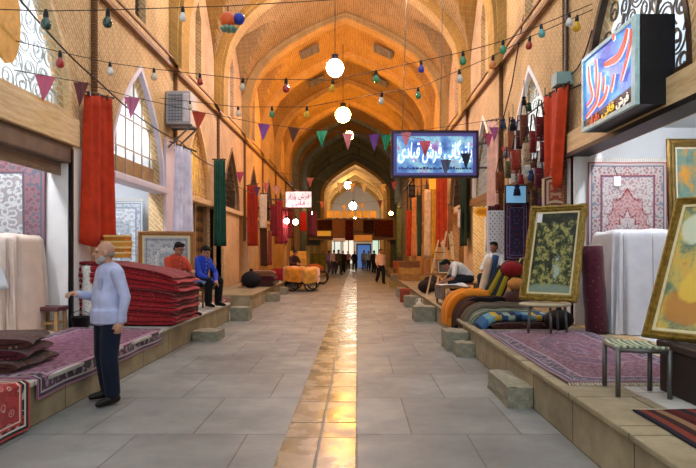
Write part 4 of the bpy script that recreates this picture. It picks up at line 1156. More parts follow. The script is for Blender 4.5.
def person(label, loc, rz, J, shirt, trousers, hair='#1a1412', tone='#a8745a', beard=None, bald=False, belly=0.0, s=1.0, near=False, group=None, long_sleeve=True, shoes='#15120f', robe=False):
    t = thing('person', label, 'person', loc, rz, group)
    t.scale = (s, s, s)
    G = {k: V(v) for k, v in J.items() if k != 'curl'}
    vx = .0085 if near else .014
    Hd = G['head']; L, F, Up = frame_of(G['look'])
    L = V((F.y * -1, F.x, 0)).normalized(); Up = L.cross(F) if L.cross(F).z > 0 else F.cross(L)
    RM = Matrix((L, F * -1, Up)).transposed()      # local head axes: x left, y back, z up
    def hp_(x, y, z): return Hd + RM @ V((x, y, z))
    sd = (G['sl'] - G['sr']).normalized(); yaw = math.atan2(sd.y, sd.x)
    spine = (G['neck'] - G['pel']); 
    def along_s(f): return G['pel'].lerp(G['chest'], f / .6) if f < .6 else G['chest'].lerp(G['neck'], (f - .6) / .4)
    def tors(f):
        """half widths of the trunk at f from pelvis to neck"""
        pts = [(0, .165, .12), (.2, .155, .115), (.45, .165, .12), (.7, .18, .118), (.88, .165, .1), (1, .07, .065)]
        for (a, x, y), (b, x2, y2) in zip(pts, pts[1:]):
            if a <= f <= b: u = (f - a) / (b - a); return x + (x2 - x) * u, y + (y2 - y) * u
        return .07, .065
    q = spine.normalized().to_track_quat('Z', 'Y').to_matrix()
    rotM = (Matrix.Rotation(yaw, 3, 'Z')) if spine.normalized().z > .85 else (V((0, 0, 1)).rotation_difference(spine.normalized()).to_matrix() @ Matrix.Rotation(yaw, 3, 'Z'))
    fw = rotM @ V((0, -1, 0))
    def trunk(grow, f0=0, f1=1):
        out = []
        for i in range(27):
            f = f0 + (f1 - f0) * i / 26; x, y = tors(f); c = along_s(f); bl = belly * max(0, 1 - abs(f - .3) / .35)
            out.append(('e', c + fw * bl * .8, (x + grow + bl * .25, y + grow + bl, .085), rotM))
        return out
    legs = []
    for k in 'lr': legs += [('c', G['h' + k], .085, G['k' + k], .055), ('c', G['k' + k], .055, G['a' + k], .038)]
    feet = []
    for k in 'lr':
        f = G['f' + k].normalized(); a = G['a' + k]
        feet += [('c', a + V((0, 0, -.04)) - f * .03, .035, a + f * .13 + V((0, 0, -.055)), .028)]
    arms = []
    for k in 'lr': arms += [('c', G['s' + k], .055, G['e' + k], .042), ('c', G['e' + k], .042, G['w' + k], .028)]
    head = [('e', hp_(0, .012, .03), (.074, .094, .092), RM), ('e', hp_(0, -.02, -.04), (.058, .07, .075), RM), ('c', hp_(0, -.085, .012), .011, hp_(0, -.112, -.02), .016),
            ('e', hp_(.078, .01, -.005), (.012, .022, .032), RM), ('e', hp_(-.078, .01, -.005), (.012, .022, .032), RM), ('c', hp_(.035, -.076, .03), .014, hp_(-.035, -.076, .03), .014),
            ('c', hp_(.018, -.082, -.052), .009, hp_(-.018, -.082, -.052), .009), ('e', hp_(0, -.062, -.092), (.03, .03, .024), RM), ('c', G['neck'] - V((0, 0, .03)), .056, hp_(0, .015, -.05), .052)]
    hands = []
    for k, sg in (('l', 1), ('r', -1)):
        d = (G['w' + k] - G['e' + k]); pn = G.get('p' + k, V((-sg, 0, 0)))
        hands += hand_prims(G['w' + k], d, pn, 1.0, J.get('curl', .5) if not isinstance(J.get('curl'), tuple) else .5, sg)
    blob('body', trunk(0) + legs + feet + arms + head + hands, vx, skin(tone), t, 3)
    sc_ = cmat(shirt)
    sl = []
    for k in 'lr':
        e, w = G['e' + k], G['w' + k]
        sl += [('c', G['s' + k], .07, e, .056)]
        if long_sleeve: sl += [('c', e, .056, e.lerp(w, .9), .042), ('c', e.lerp(w, .84), .043, e.lerp(w, .95), .042)]
        else: sl[-1] = ('c', G['s' + k], .068, G['s' + k].lerp(e, .75), .062)
    col = [('c', along_s(.97), .07, along_s(1.02), .066)]
    sh = trunk(.034 if J is OLD else .024, -.12 if near and J is OLD else -.02, .93) + sl + col
    if J is OLD: sh += [('e', G['pel'] + V((0, 0, -.075 + .03 * i)), (.228, .185, .05), rotM) for i in range(5)]
    if robe:
        for k in 'lr': sh += [('c', G['h' + k], .13, G['a' + k] + V((0, 0, .12)), .11)]
    so = blob('shirt' if not robe else 'robe', sh, vx * 1.1, sc_, t, 4)
    if near:
        pk = MB(); c = along_s(.62) + fw * (.142 + belly * .5) + sd * .085
        pk.box((0, 0, 0), (.1, .012, .12), Matrix.Translation(c) @ rotM.to_4x4()); pk.build('pocket', sc_, so, local=True, bevel=.004)
        bt = MB()
        for i in range(5):
            f = .18 + i * .17; bt.ball(along_s(f) + fw * (tors(f)[1] + .024 + belly * max(0, 1 - abs(f - .3) / .35) * 1.75), .008, 6)
        bt.build('button', plain('shirt_button', '#d8d8e4', .4), so, local=True)
        for sg in (-1, 1):
            cl = MB(); c0 = along_s(1.0) + fw * .06; cl.prism([c0 + sd * sg * .01, c0 + sd * sg * .075 - fw * .05 + V((0, 0, .02)), c0 + sd * sg * .06 + fw * .015 - V((0, 0, .05))], fw * .012 + V((0, 0, .008))); cl.build('collar', sc_, so, local=True)
    tr = trunk(.018, -.04, .12)
    for k in 'lr': tr += [('c', G['h' + k], .118, G['k' + k], .094), ('c', G['k' + k], .094, G['a' + k] + V((0, 0, .03)), .08)]
    blob('trousers', tr, vx * 1.1, cmat(trousers), t, 4)
    for k in 'lr':
        f = G['f' + k].normalized(); a = G['a' + k]; sd_ = V((-f.y, f.x, 0))
        blob('shoe', [('c', a + V((0, 0, -.035)) - f * .04, .05, a + f * .06 + V((0, 0, -.04)), .047), ('c', a + f * .06 + V((0, 0, -.045)), .045, a + f * .17 + V((0, 0, -.058)), .032)], vx * 1.1, plain('shoe_' + shoes.strip('#'), shoes, .4, .1), t, 3)
    if not bald:
        hr = [('e', hp_(0, .03, .05), (.084, .098, .085), RM), ('e', hp_(0, -.03, .1), (.07, .06, .035), RM), ('e', hp_(0, .07, .0), (.074, .05, .07), RM)]
    else:
        hr = [('e', hp_(.058, .05, -.012), (.011, .03, .026), RM), ('e', hp_(-.058, .05, -.012), (.011, .03, .026), RM), ('e', hp_(0, .072, -.016), (.06, .028, .036), RM)]
    blob('hair', hr, .011, plain('hair_' + hair.strip('#'), hair, .8, .2, 30), t, 2)
    if beard:
        blob('beard', [('e', hp_(0, -.055, -.085), (.05, .042, .038), RM), ('e', hp_(.052, -.025, -.06), (.014, .038, .04), RM), ('e', hp_(-.052, -.025, -.06), (.014, .038, .04), RM), ('c', hp_(.03, -.09, -.04), .011, hp_(-.03, -.09, -.04), .011)], .01, plain('beard_grey', '#a3a09c' if beard else beard, .9, .15, 40), t, 2)
    if near:
        for sg in (-1, 1):
            e = MB(); e.ball(hp_(sg * .03, -.079, .008), (.012, .007, .007), 8, RM); e.build('eye', plain('eye_dark', '#201814', .3), t, local=True, smooth=True)
            e = MB(); e.tube([hp_(sg * .012, -.09, .034), hp_(sg * .032, -.088, .04), hp_(sg * .052, -.072, .034)], .006, 6); e.build('eyebrow', plain('brow_' + (beard or hair).strip('#'), beard or hair, .9), t, local=True)
    return t
OLD = dict(STAND, wr=(-.16, -.27, 1.15), er=(-.27, -.03, 1.1), wl=(.27, .02, .87), el=(.27, .07, 1.12), look=(-.42, -1, -.02), pr=(0, 0, -1), head=(0, -.04, 1.585), chest=(0, .02, 1.26), al=(.16, -.02, .09), kl=(.14, -.05, .5), ar=(-.15, .05, .09), kr=(-.125, -.01, .5), sl=(.205, .01, 1.37), sr=(-.205, .01, 1.37), fl=(.25, -1, 0), curl=.75)
person('bald bearded man in a lilac-blue shirt standing before the stack of red carpets', pt(108.5, 401, 6.33) * 1.0, math.radians(-46), OLD, '#b8bee0', '#161d2e', '#857c76', '#b88a74', '#c9c6c4', True, .018, .985, True)
SIT = dict(pel=(0, 0, .1), chest=(0, -.06, .42), neck=(0, -.1, .6), head=(0, -.17, .73), look=(0, -1, -.45), sl=(.18, -.07, .53), sr=(-.18, -.07, .53), el=(.25, -.2, .28), er=(-.25, -.2, .28), wl=(.12, -.4, .26), wr=(-.12, -.4, .26),
           hl=(.1, -.02, .07), hr=(-.1, -.02, .07), kl=(.15, -.42, .1), kr=(-.15, -.42, .1), al=(.14, -.4, -.33), ar=(-.14, -.4, -.33), fl=(.1, -1, 0), fr=(-.1, -1, 0), pl=(0, 0, -1), pr=(0, 0, -1), curl=.8)
def seat_stool(label, x, y, z0, z1, hw=.17):
    t = thing('low_stool', label, 'stool', (x, y, z0)); m = MB(); m.box2((x - hw, y - hw, z1 - .04), (x + hw, y + hw, z1)); m.build('seat', M_wood, t, bevel=.01)
    for a in (-1, 1):
        for b in (-1, 1):
            l = MB(); l.bar((x + a * (hw - .03), y + b * (hw - .03), z0), (x + a * (hw - .04), y + b * (hw - .04), z1 - .04), .04); l.build('leg', M_woodz, t)
    s_ = MB(); s_.bar((x - hw + .04, y - hw + .04, z0 + .15), (x + hw - .04, y - hw + .04, z0 + .15), .025); s_.build('stretcher', M_woodz, t)
    return t
RED = dict(SIT, al=(.14, -.42, -.4), ar=(-.14, -.42, -.4), wl=(.1, -.44, .32), wr=(-.16, -.4, .22), look=(.1, -1, -.4))
sx, sy = -3.42, 11.2
person('young man in an orange-red shirt sitting with a blue cloth on his knees', (sx, sy, .9), math.radians(52), RED, '#c24a34', '#3c4a44', '#17110f', '#a87860', s=1.0, near=True, long_sleeve=False)
seat_stool('low wooden stool under the man in the orange-red shirt', sx - .03, sy + .02, PLZ, .88)
BLU = dict(SIT, wl=(.02, -.46, .12), wr=(-.08, -.5, .1), el=(.25, -.22, .25), er=(-.24, -.26, .25), head=(0, -.19, .71), look=(.05, -1, -.7))
sx2, sy2 = -3.32, 12.65
person('young man in a bright blue shirt sitting bent forward by the dark green cloth', (sx2, sy2, .87), math.radians(58), BLU, '#2c46b8', '#131316', '#14100e', '#a87860', s=1.0, near=True)
seat_stool('low wooden stool under the man in the blue shirt', sx2 - .03, sy2 + .0, PLZ, .85)
# cloth held on the knees
c = V((sx + .38, sy - .3, 1.06)); m = MB()
def lapc(u, v):
    x = (u - .5) * .5; y = (v - .5) * .36; return c + V((x, y, .05 * math.sin(u * 7) * math.cos(v * 5) - .1 * max(0, abs(u - .5) * 2 - .6)))
m.grid(lapc, 14, 10); tag(m.build('folded_cloth', cmat('#3c5a94'), T=c, smooth=True, solid=.014), 'blue cloth spread on the knees of the man in the orange-red shirt', 'cloth')

# the other side: man bending over his table, seated man behind the bundles
BEND = dict(SIT, chest=(0, -.22, .3), neck=(0, -.4, .38), head=(0, -.53, .38), look=(0, -.75, -.75), sl=(.18, -.34, .36), sr=(-.18, -.34, .36), el=(.26, -.42, .1), er=(-.26, -.42, .1), wl=(.1, -.62, -.0), wr=(-.12, -.62, .0), kl=(.16, -.4, .08), kr=(-.16, -.4, .08), al=(.15, -.3, -.34), ar=(-.15, -.3, -.34))
person('black-haired man in a white shirt bending over the paper on the low table', (2.56, 13.7, .9), math.radians(-88), BEND, '#e0dcd8', '#26262c', '#120e0c', '#9a6c54', near=False, long_sleeve=False)
seat_stool('low wooden stool under the man bending over the paper', 2.58, 13.7, PLZ - .02, .88)
person('seated man in a white shirt behind the maroon bundle and rolled kilims', (3.1, 13.35, .93), math.radians(-40), dict(SIT, look=(0, -1, -.1), head=(0, -.13, .75)), '#e8e6e6', '#30303a', '#2a221e', '#a06a52', bald=False, near=False)
seat_stool('low wooden stool under the seated man behind the maroon bundle', 3.1, 13.35, PLZ - .02, .9)

# people farther along the lane
person('man in a cream shirt and black trousers walking alone on the open pavement', pt(380.5, 284, 29.4), math.radians(20), WALK, '#d8b8a0', '#16141a', '#1a1412', '#9a6a50')
crowd = [(323, 43, '#3a5a50', '#2a3a34', 'standing person in dark green clothes by the olive stalls before the far arch', STAND, 10),
         (329, 44.5, '#8a7a98', '#5a5060', 'standing person in mauve clothes second in the cluster before the far arch', WALK, 160),
         (334, 42, '#c8b4b8', '#4a4048', 'person in a pale pink top in the cluster before the far arch', STAND, 200),
         (338.5, 41.5, '#4a4a44', '#34342e', 'person in grey-olive clothes, tallest of the cluster before the far arch', WALK, 30),
         (343, 45, '#2a2228', '#1e1a20', 'person in black clothes at the open end of the cluster before the far arch', STAND, 0),
         (348, 52, '#c08a80', '#3a2a2a', 'person in a rose top walking in the middle under the hung rugs', WALK, 180),
         (354.5, 49.5, '#22222e', '#1a1a22', 'person in dark navy in the middle of the lane under the hung rugs', WALK, 10),
         (364, 53, '#9ab4d8', '#6a7a98', 'person in pale blue in front of the blue door', STAND, 190),
         (368.5, 51, '#b8c8d8', '#2a3038', 'person in a white-blue shirt and dark trousers beside the blue door', STAND, 20),
         (374, 44.5, '#262a2a', '#1a1c1c', 'person in black standing just behind the man in the cream shirt', STAND, 150)]
for x, Y, a, b, l, J, an in crowd:
    p = pt(x, 260, Y); person(l, (p.x, Y, 0), math.radians(an), J, a, b, s=R.uniform(.95, 1.02), robe=(a in ('#2a2228', '#3a5a50')))
person('person in dark clothes sitting by the crates behind the yellow covered cart', (pt(293, 260, 26.7).x, 26.7, .8), math.radians(40), SIT, '#3a2622', '#221a1a', '#140f0e')
seat_stool('low stool under the person behind the yellow covered cart', pt(293, 260, 26.7).x, 26.7, PLZ - .1, .78)
# ------------------------------------------------------------------ carpets and textiles of the near shops
RUG_A = rug('rug_ivory_medallion', '#c4bcba', '#84343e', '#b4a8a4', '#5c6678', 1.3, 2.3, '#bc8c88', 17, .2)
RUG_B = rug('rug_ivory_border', '#cdd0d0', '#6a4a54', '#8a6a70', '#4c6272', 1.5, 2.0, None, 12, .3)
RUG_C = rug('rug_plum_field', '#5e2c40', '#94707c', '#34283e', '#9a8c9c', 1.5, 3.4, '#4a2848', 13, .2)
RUG_D = rug('rug_rose_field', '#6c3250', '#9c6480', '#2a1826', '#a8949c', 1.6, 3.6, None, 9, .18)
RUG_E = rug('rug_red_white_border', '#9a2420', '#c43a30', '#1a1416', '#d8d0c4', 1.2, 1.2, None, 9, .1)
RUG_F = rug('rug_dark_red', '#6a2620', '#9a5a40', '#221412', '#8a7a60', 1.4, 2.0, '#3a1a1a', 9, .16)
BULK_RED = [carpet_bulk('pile_red_%d' % i, a, b, c) for i, (a, b, c) in enumerate([('#98222a', '#6c161c', '#b8503c'), ('#a8282c', '#7c1a22', '#c07450'), ('#7c1a22', '#942830', '#a05a40'), ('#ac2c30', '#841e24', '#6a3a3c')])]
BULK_BROWN = carpet_bulk('pile_brown', '#4a2a26', '#2c1a1c', '#a08468'); BULK_DARK = carpet_bulk('pile_maroon', '#4a1a26', '#2e121c', '#7a4450')
BULK_PLUM = carpet_bulk('pile_plum', '#5a3048', '#3a2030', '#a08890')
WHITE_PILE = carpet_bulk('pile_pale', '#d0ccc4', '#a8a8a0', '#8a7a70', 20)
FRINGE = plain('fringe_cream', '#cfc4ae', .9, .15, 40)

def flat_rug(name, label, x0, x1, y0, y1, z, mat, drop=None, fringe=True, lay='Y', th=.016, wav=.006, swap=False):
    """rug lying on the platform; drop = (edge side, depth) lets its edge hang over the front"""
    t = thing(name, label, 'rug', ((x0 + x1) / 2, (y0 + y1) / 2, z)); m = MB()
    Lx = x1 - x0; dp = drop[1] if drop else 0; tot = Lx + dp
    def fn(u, v):
        y = y0 + v * (y1 - y0); s = u * tot
        wz = wav * (math.sin(y * 5 + s * 3) + math.sin(s * 9 - y * 2)) + th
        if not drop: return V((x0 + s, y, z + wz))
        s2 = tot - s                       # distance measured from the hanging end
        if drop[0] > 0:                    # hangs at x1
            if s <= Lx: return V((x0 + s, y, z + wz))
            return V((x1 + .02 + .015 * math.sin(y * 6), y, z + th - (s - Lx)))
        if s2 <= Lx: return V((x1 - s2, y, z + wz))
        return V((x0 - .02 - .015 * math.sin(y * 6), y, z + th - (s2 - Lx)))
    m.grid(fn, 26, 26, (lambda a, b: (b, a)) if swap else None); m.build('pile', mat, t, solid=.014)
    if fringe:
        for yy, sg in ((y0, -1), (y1, 1)):
            f = MB(); n = int(Lx / .025)
            for i in range(n):
                x = x0 + (i + .5) * Lx / n; f.bar((x, yy, z + th), (x + R.uniform(-.008, .008), yy + sg * .06, z + .006), .01, .006)
            f.build('fringe', FRINGE, t)
    return t
flat_rug('rug', 'rose purple rug on the platform behind the bearded man, its border over the edge', XL + .12, PLL, 5.45, 9.0, PLZ, RUG_D, (1, .2), False, swap=False)
flat_rug('rug', 'red rug with black and white border hanging to the ground beside the bearded man\'s platform', PLL - .5, PLL + .03, 4.0, 5.28, PLZ + .01, RUG_E, (1, .42), False)
flat_rug('rug', 'plum Persian rug under the framed pictures on their stools', PLR + .06, XR - .2, 5.25, 8.75, PLZ, RUG_C)
flat_rug('rug', 'dark red striped rug before the marble sill, under the woven stool', PLR + .22, XR - .3, 2.9, 4.35, PLZ, stripes('stripe_dark', ['#5a2a26', '#2a2a34', '#7a3a30', '#3a2a28', '#8a6a50', '#4a2024'], .34, 0))
flat_rug('rug', 'red patterned rug over the low step past the seated men', -4.2, -3.43, 13.95, 16.05, PLZ - .06, RUG_F, (1, .3), False)

def hung_rug(label, origin, ux, w, h, mat, fringe=True, name='hanging_rug', th=.018, wav=.01, group=None):
    """rug hung flat; origin = upper corner, ux = horizontal direction of its width"""
    o = V(origin); ux = V(ux).normalized(); n = V((-ux.y, ux.x, 0)); c = o + ux * w / 2
    t = thing(name, label, 'rug', c, group=group); m = MB()
    m.grid(lambda u, v: o + ux * (u * w) + V((0, 0, -h * (1 - v))) + n * wav * math.sin(u * 9 + v * 4), 12, 12); m.build('pile', mat, t, solid=th)
    if fringe:
        for zz, sg in ((0, 1), (-h, -1)):
            f = MB(); k = int(w / .03)
            for i in range(k):
                p = o + ux * ((i + .5) * w / k) + V((0, 0, zz)); f.bar(p, p + V((R.uniform(-.006, .006), 0, sg * .06)), .012, .006, up=n)
            f.build('fringe', FRINGE, t)
    return t
hung_rug('big ivory rug with a red medallion hanging inside the bright shop', (3.655, 9.5, 3.0), (1, 0, 0), 1.25, 2.35, RUG_A)
hung_rug('pale rug with a rose border hanging inside the shop of the rosy covered stack', (-6.3, 9.1, 3.1), (1, 0, 0), 1.58, 2.0, RUG_B)
hung_rug('pale medallion rug hanging inside behind the lilac pier shop window', (XL - 1.6, 13.75, 2.75), (1, 0, 0), 1.1, 2.1, rug('rug_silver', '#d6d8da', '#8a94a0', '#bcc0c6', '#7a8088', 1.1, 2.1, '#aab0b8', 9, .14))
hung_rug('grey and white rug hanging at the back of the barred window shop', (XL - 2.75, 11.2, 2.9), (0, 1, 0), 1.6, 2.2, rug('rug_silver_grey', '#dcdce0', '#98a0ae', '#c6c8ce', '#808690', 1.6, 2.2, '#b0a8a0', 8, .2))
# label tag on the big rug
c = pt(619, 180, 9.4); t = thing('price_tag', 'white paper tag pinned near the top of the big medallion rug', 'tag', c); m = MB(); m.box2((c.x - .055, 9.46, c.z - .09), (c.x + .055, 9.464, c.z + .07)); m.build('paper', M_white, t)
m = MB(); m.tube([c + V((0, .06, .06)), c + V((-.02, .07, .14)), c + V((-.05, .08, .22))], .006, 6); m.build('pin_hook', M_dark, t)

def covered_stack(label, lo, hi, mat, seams=3, tuck=None, seed=1, group=None):
    """carpet stack under a hanging dust sheet"""
    lo, hi = V(lo), V(hi); c = (lo + hi) / 2; t = thing('covered_stack', label, 'covered stack', (c.x, c.y, lo.z)); m = MB(); rr = random.Random(seed); ph = [rr.uniform(0, 6) for _ in range(6)]
    sx_, sy_ = (hi.x - lo.x) / 2, (hi.y - lo.y) / 2; H = hi.z - lo.z
    def fn(u, v):
        a = u * 2 * PI; ca, sa = math.cos(a), math.sin(a); p = .22
        ex = math.copysign(abs(ca) ** p, ca) if abs(ca) > 1e-6 else 0; ey = math.copysign(abs(sa) ** p, sa) if abs(sa) > 1e-6 else 0
        if v < .22:
            f = v / .22; r = f; z = hi.z + .02 * math.sin(ex * r * 5 + ph[0]) * math.sin(ey * r * 4) + .03 * (1 - f)
            return V((c.x + sx_ * ex * r, c.y + sy_ * ey * r, z))
        f = (v - .22) / .78; fold = .042 * (f ** .5) * (math.sin(a * 9 + ph[1] + f * 1.2) + .7 * math.sin(a * 17 + ph[2] - f * 2)) + .02 * f
        dr = .05 * math.sin(f * 3 + a * 2 + ph[3]) 
        return V((c.x + (sx_ + fold) * ex, c.y + (sy_ + fold) * ey, hi.z - .03 - (H - .04) * f + .03 * math.sin(a * 3 + ph[4]) * f * (1 - f)))
    m.grid(fn, 120, 34); m.build('dust_sheet', mat, t, smooth=True)
    for i in range(seams):
        a = -PI / 2 + (i - (seams - 1) / 2) * .42; s = MB(); s.tube([fn((a % (2 * PI)) / (2 * PI), .23 + .75 * j / 14) + V((0, -.008, 0)) for j in range(15)], .006, 5); s.build('seam', plain('sheet_seam', '#a89c98', .8), t, smooth=True)
    in_ = MB(); in_.box2((lo.x + .06, lo.y + .06, lo.z), (hi.x - .06, hi.y - .06, hi.z - .06)); in_.build('carpet_pile', BULK_DARK, t)
    return t
SHEET_P = cloth('sheet_rosy', '#d8c4b6', .1, 120); SHEET_W = cloth('sheet_grey_white', '#d2d0d4', .1, 120)
covered_stack('tall stack under a rosy white dust sheet beside the little wooden stool', (-5.9, 8.15, PLZ), (-4.66, 9.0, 1.82), SHEET_P, 3, seed=4)
covered_stack('tall stack under a grey-white dust sheet below the big medallion rug', (3.62, 8.35, PLZ), (4.6, 9.3, 1.88), SHEET_W, 3, seed=9)
# pale scarf thrown over the front of the rosy sheet
c0 = V((-4.98, 8.08, 1.7)); m = MB()
m.grid(lambda u, v: c0 + V(((u - .5) * (.12 + .26 * v) + .12 * v, -.02 - .02 * math.sin(u * 9 + v * 3) - .01 * v, -.62 * v)), 12, 10)
tag(m.build('scarf', cmat('#cfd4d8'), T=c0.copy(), smooth=True, solid=.01), 'pale scarf hanging down the front of the rosy white dust sheet', 'cloth')

def stool(name, label, c, w, d, h, seat_h, mats, n_str=1, over=.02):
    x, y, z = c; t = thing(name, label, 'stool', c); m = MB(); m.box2((x - w / 2 - over, y - d / 2 - over, z + h - seat_h), (x + w / 2 + over, y + d / 2 + over, z + h)); m.build('seat', mats[0], t, bevel=.012)
    for a in (-1, 1):
        for b in (-1, 1):
            l = MB(); l.bar((x + a * (w / 2 - .02), y + b * (d / 2 - .02), z), (x + a * (w / 2 - .03), y + b * (d / 2 - .03), z + h - seat_h), .045); l.build('leg', mats[1], t)
    for b in (-1, 1):
        s_ = MB(); s_.bar((x - w / 2 + .03, y + b * (d / 2 - .03), z + .12), (x + w / 2 - .03, y + b * (d / 2 - .03), z + .12), .03); s_.build('stretcher', mats[1], t)
    return t
stool('wooden_stool', 'little wooden stool with a dark seat beside the rosy covered stack', (-4.5, 8.85, PLZ), .31, .3, .36, .06, (plain('seat_maroon', '#5a3436', .6, .2), wood('stool_wood', '#8a6a44', '#c09a6a', 3)))

def rolled(name, label, p, q, r, mat, core=True, group=None, sag=0.0, cat='rolled rug'):
    """rug rolled up along p-q with the spiral showing at its ends"""
    p, q = V(p), V(q); t = thing(name, label, cat, (p + q) / 2, group=group); d = (q - p); L = d.length; d.normalize()
    m = MB(); path = [p + d * L * i / 8 + V((0, 0, -sag * math.sin(PI * i / 8))) for i in range(9)]; m.tube(path, [r * (1 + .03 * math.sin(i * 2.1)) for i in range(9)], 18); 
    a = d.orthogonal().normalized(); b = d.cross(a); m.bar(p + a * r * 1.0, q + a * r * 1.0, r * .5, r * .14, up=a); m.build('roll', mat, t, smooth=True)
    for e, s in ((p, -1), (q, 1)):
        f = MB(); pts = [e + d * s * .012 + (a * math.cos(k * .55) + b * math.sin(k * .55)) * r * (.12 + .84 * k / 40) for k in range(41)]; f.tube(pts, r * .035, 5); f.build('rolled_end', FRINGE, t)
    return t
rolled('rolled_rug', 'dark maroon rolled rug standing against the white jamb by the covered stack', (3.42, 8.55, PLZ), (3.36, 8.6, 1.66), .155, BULK_DARK)
rolled('rolled_rug', 'pale patterned rolled rug standing between the bearded man and the shop post', (-4.22, 9.5, .55), (-4.25, 9.52, 1.36), .12, WHITE_PILE)
t = thing('bucket', 'dark bucket on the platform behind the bearded man', 'bucket', (-4.2, 9.3, PLZ)); m = MB(); m.lathe([(.11, PLZ), (.145, PLZ + .17), (.15, PLZ + .18), (.135, PLZ + .18), (.105, PLZ + .02), (0, PLZ + .02)], (-4.2, 9.12, 0), 18); m.build('pail', M_dark, t, smooth=True)
m = MB(); m.tube([V((-4.2 + .148 * math.cos(a * PI / 10), 9.12, PLZ + .17 + .1 * math.sin(a * PI / 10))) for a in range(11)], .006, 5); m.build('handle', M_iron, t)

# the tall stack of folded red carpets
def folded(name, label, c, w, d, h, mat, rz=0, group=None, bulge=.02, folds=2, cat='folded rug', tilt=0, sagz=0):
    """folded rug: rounded slab with its fold lines showing"""
    t = thing(name, label, cat, c, rz, group, (0, tilt, 0))
    m = MB(); n = 26; N_ = 18; rr = random.Random(label)
    ph = rr.uniform(0, 6)
    def ring(u, v):
        # closed cross-section (x-z), swept along y
        a = v * 2 * PI; ca, sa = math.cos(a), math.sin(a)
        ex = math.copysign(abs(ca) ** .28, ca); ez = math.copysign(abs(sa) ** .75, sa)
        y = (u - .5) * d; wob = .012 * math.sin(u * 9 + ph + ex * 3)
        x_ = (w / 2 + bulge * (1 - abs(ez)) + .012 * math.sin(u * 11 + ph)) * ex
        rr_ = (ex * .5 + .5) ** 2; return V((x_, y, h / 2 + (h / 2) * (1 - (.2 if sagz else 0) * rr_) * ez + wob * .5 - sagz * rr_ - (.1 * h * rr_ if sagz else 0)))
    m.grid(ring, N_, n, lambda a, b: (a * d, b * 2 * w)); 
    for u in (0, 1):
        b = len(m.v); m.v += [ring(u, j / n) for j in range(n)]; m.face(list(range(b, b + n)))
    m.build('pile', mat, t, smooth=False, local=True)
    for i in range(1, folds + 1):
        z = h * i / (folds + 1); f = MB(); f.tube([V((-w / 2 + .03 + (w - .06) * j / 10, -d / 2 - .004, z + .006 * math.sin(j * 1.3 + ph) - sagz * (j / 10) ** 2)) for j in range(11)], .006, 5)
        f.build('fold_line', plain('fold_dark', '#2a0e12', .9), t, local=True)
    return t
ORD = ['lowest', 'second from the bottom', 'third from the bottom', 'fourth from the bottom', 'fifth from the bottom', 'middle one', 'fifth from the top', 'fourth from the top', 'third from the top', 'second from the top', 'topmost']
zz = PLZ + .03
for i, nm in enumerate(ORD):
    hh = .088 + .008 * math.sin(i * 2.3); 
    folded('folded_rug', 'red folded carpet behind the bearded man, %s of its tall stack' % nm, (-3.56 + R.uniform(-.04, .04), 9.85, zz), 1.56 + R.uniform(-.05, .08), .95, hh, BULK_RED[i % 4], -.07 + R.uniform(-.03, .03), 'red carpets of the tall stack', .025, 1, sagz=.022 * i)
    zz += hh + .002
TOPZ = zz
# gold boxes on the stack
for i, (dx, w_) in enumerate(((0, .36), (-.02, .4), (.03, .33), (-.01, .38))):
    c = (-4.02 + dx, 10.05, TOPZ + .045 + i * .095); t = thing('gift_box', 'gold and amber box on the red carpet stack, %s of four' % ['lowest', 'second from below', 'third from below', 'topmost'][i], 'box', c, group='gold boxes on the red carpets')
    m = MB(); m.box2((c[0] - w_ / 2, 9.9, c[2]), (c[0] + w_ / 2, 10.22, c[2] + .062)); m.build('box_base', plain('gold_box_%d' % (i % 2), ('#d89a3c', '#c07828')[i % 2], .45, .15, 8), t, bevel=.006)
    m = MB(); m.box2((c[0] - w_ / 2 - .012, 9.89, c[2] + .058), (c[0] + w_ / 2 + .012, 10.23, c[2] + .09)); m.build('lid', plain('gold_lid', '#e8c878', .4, .1, 8), t, bevel=.006)

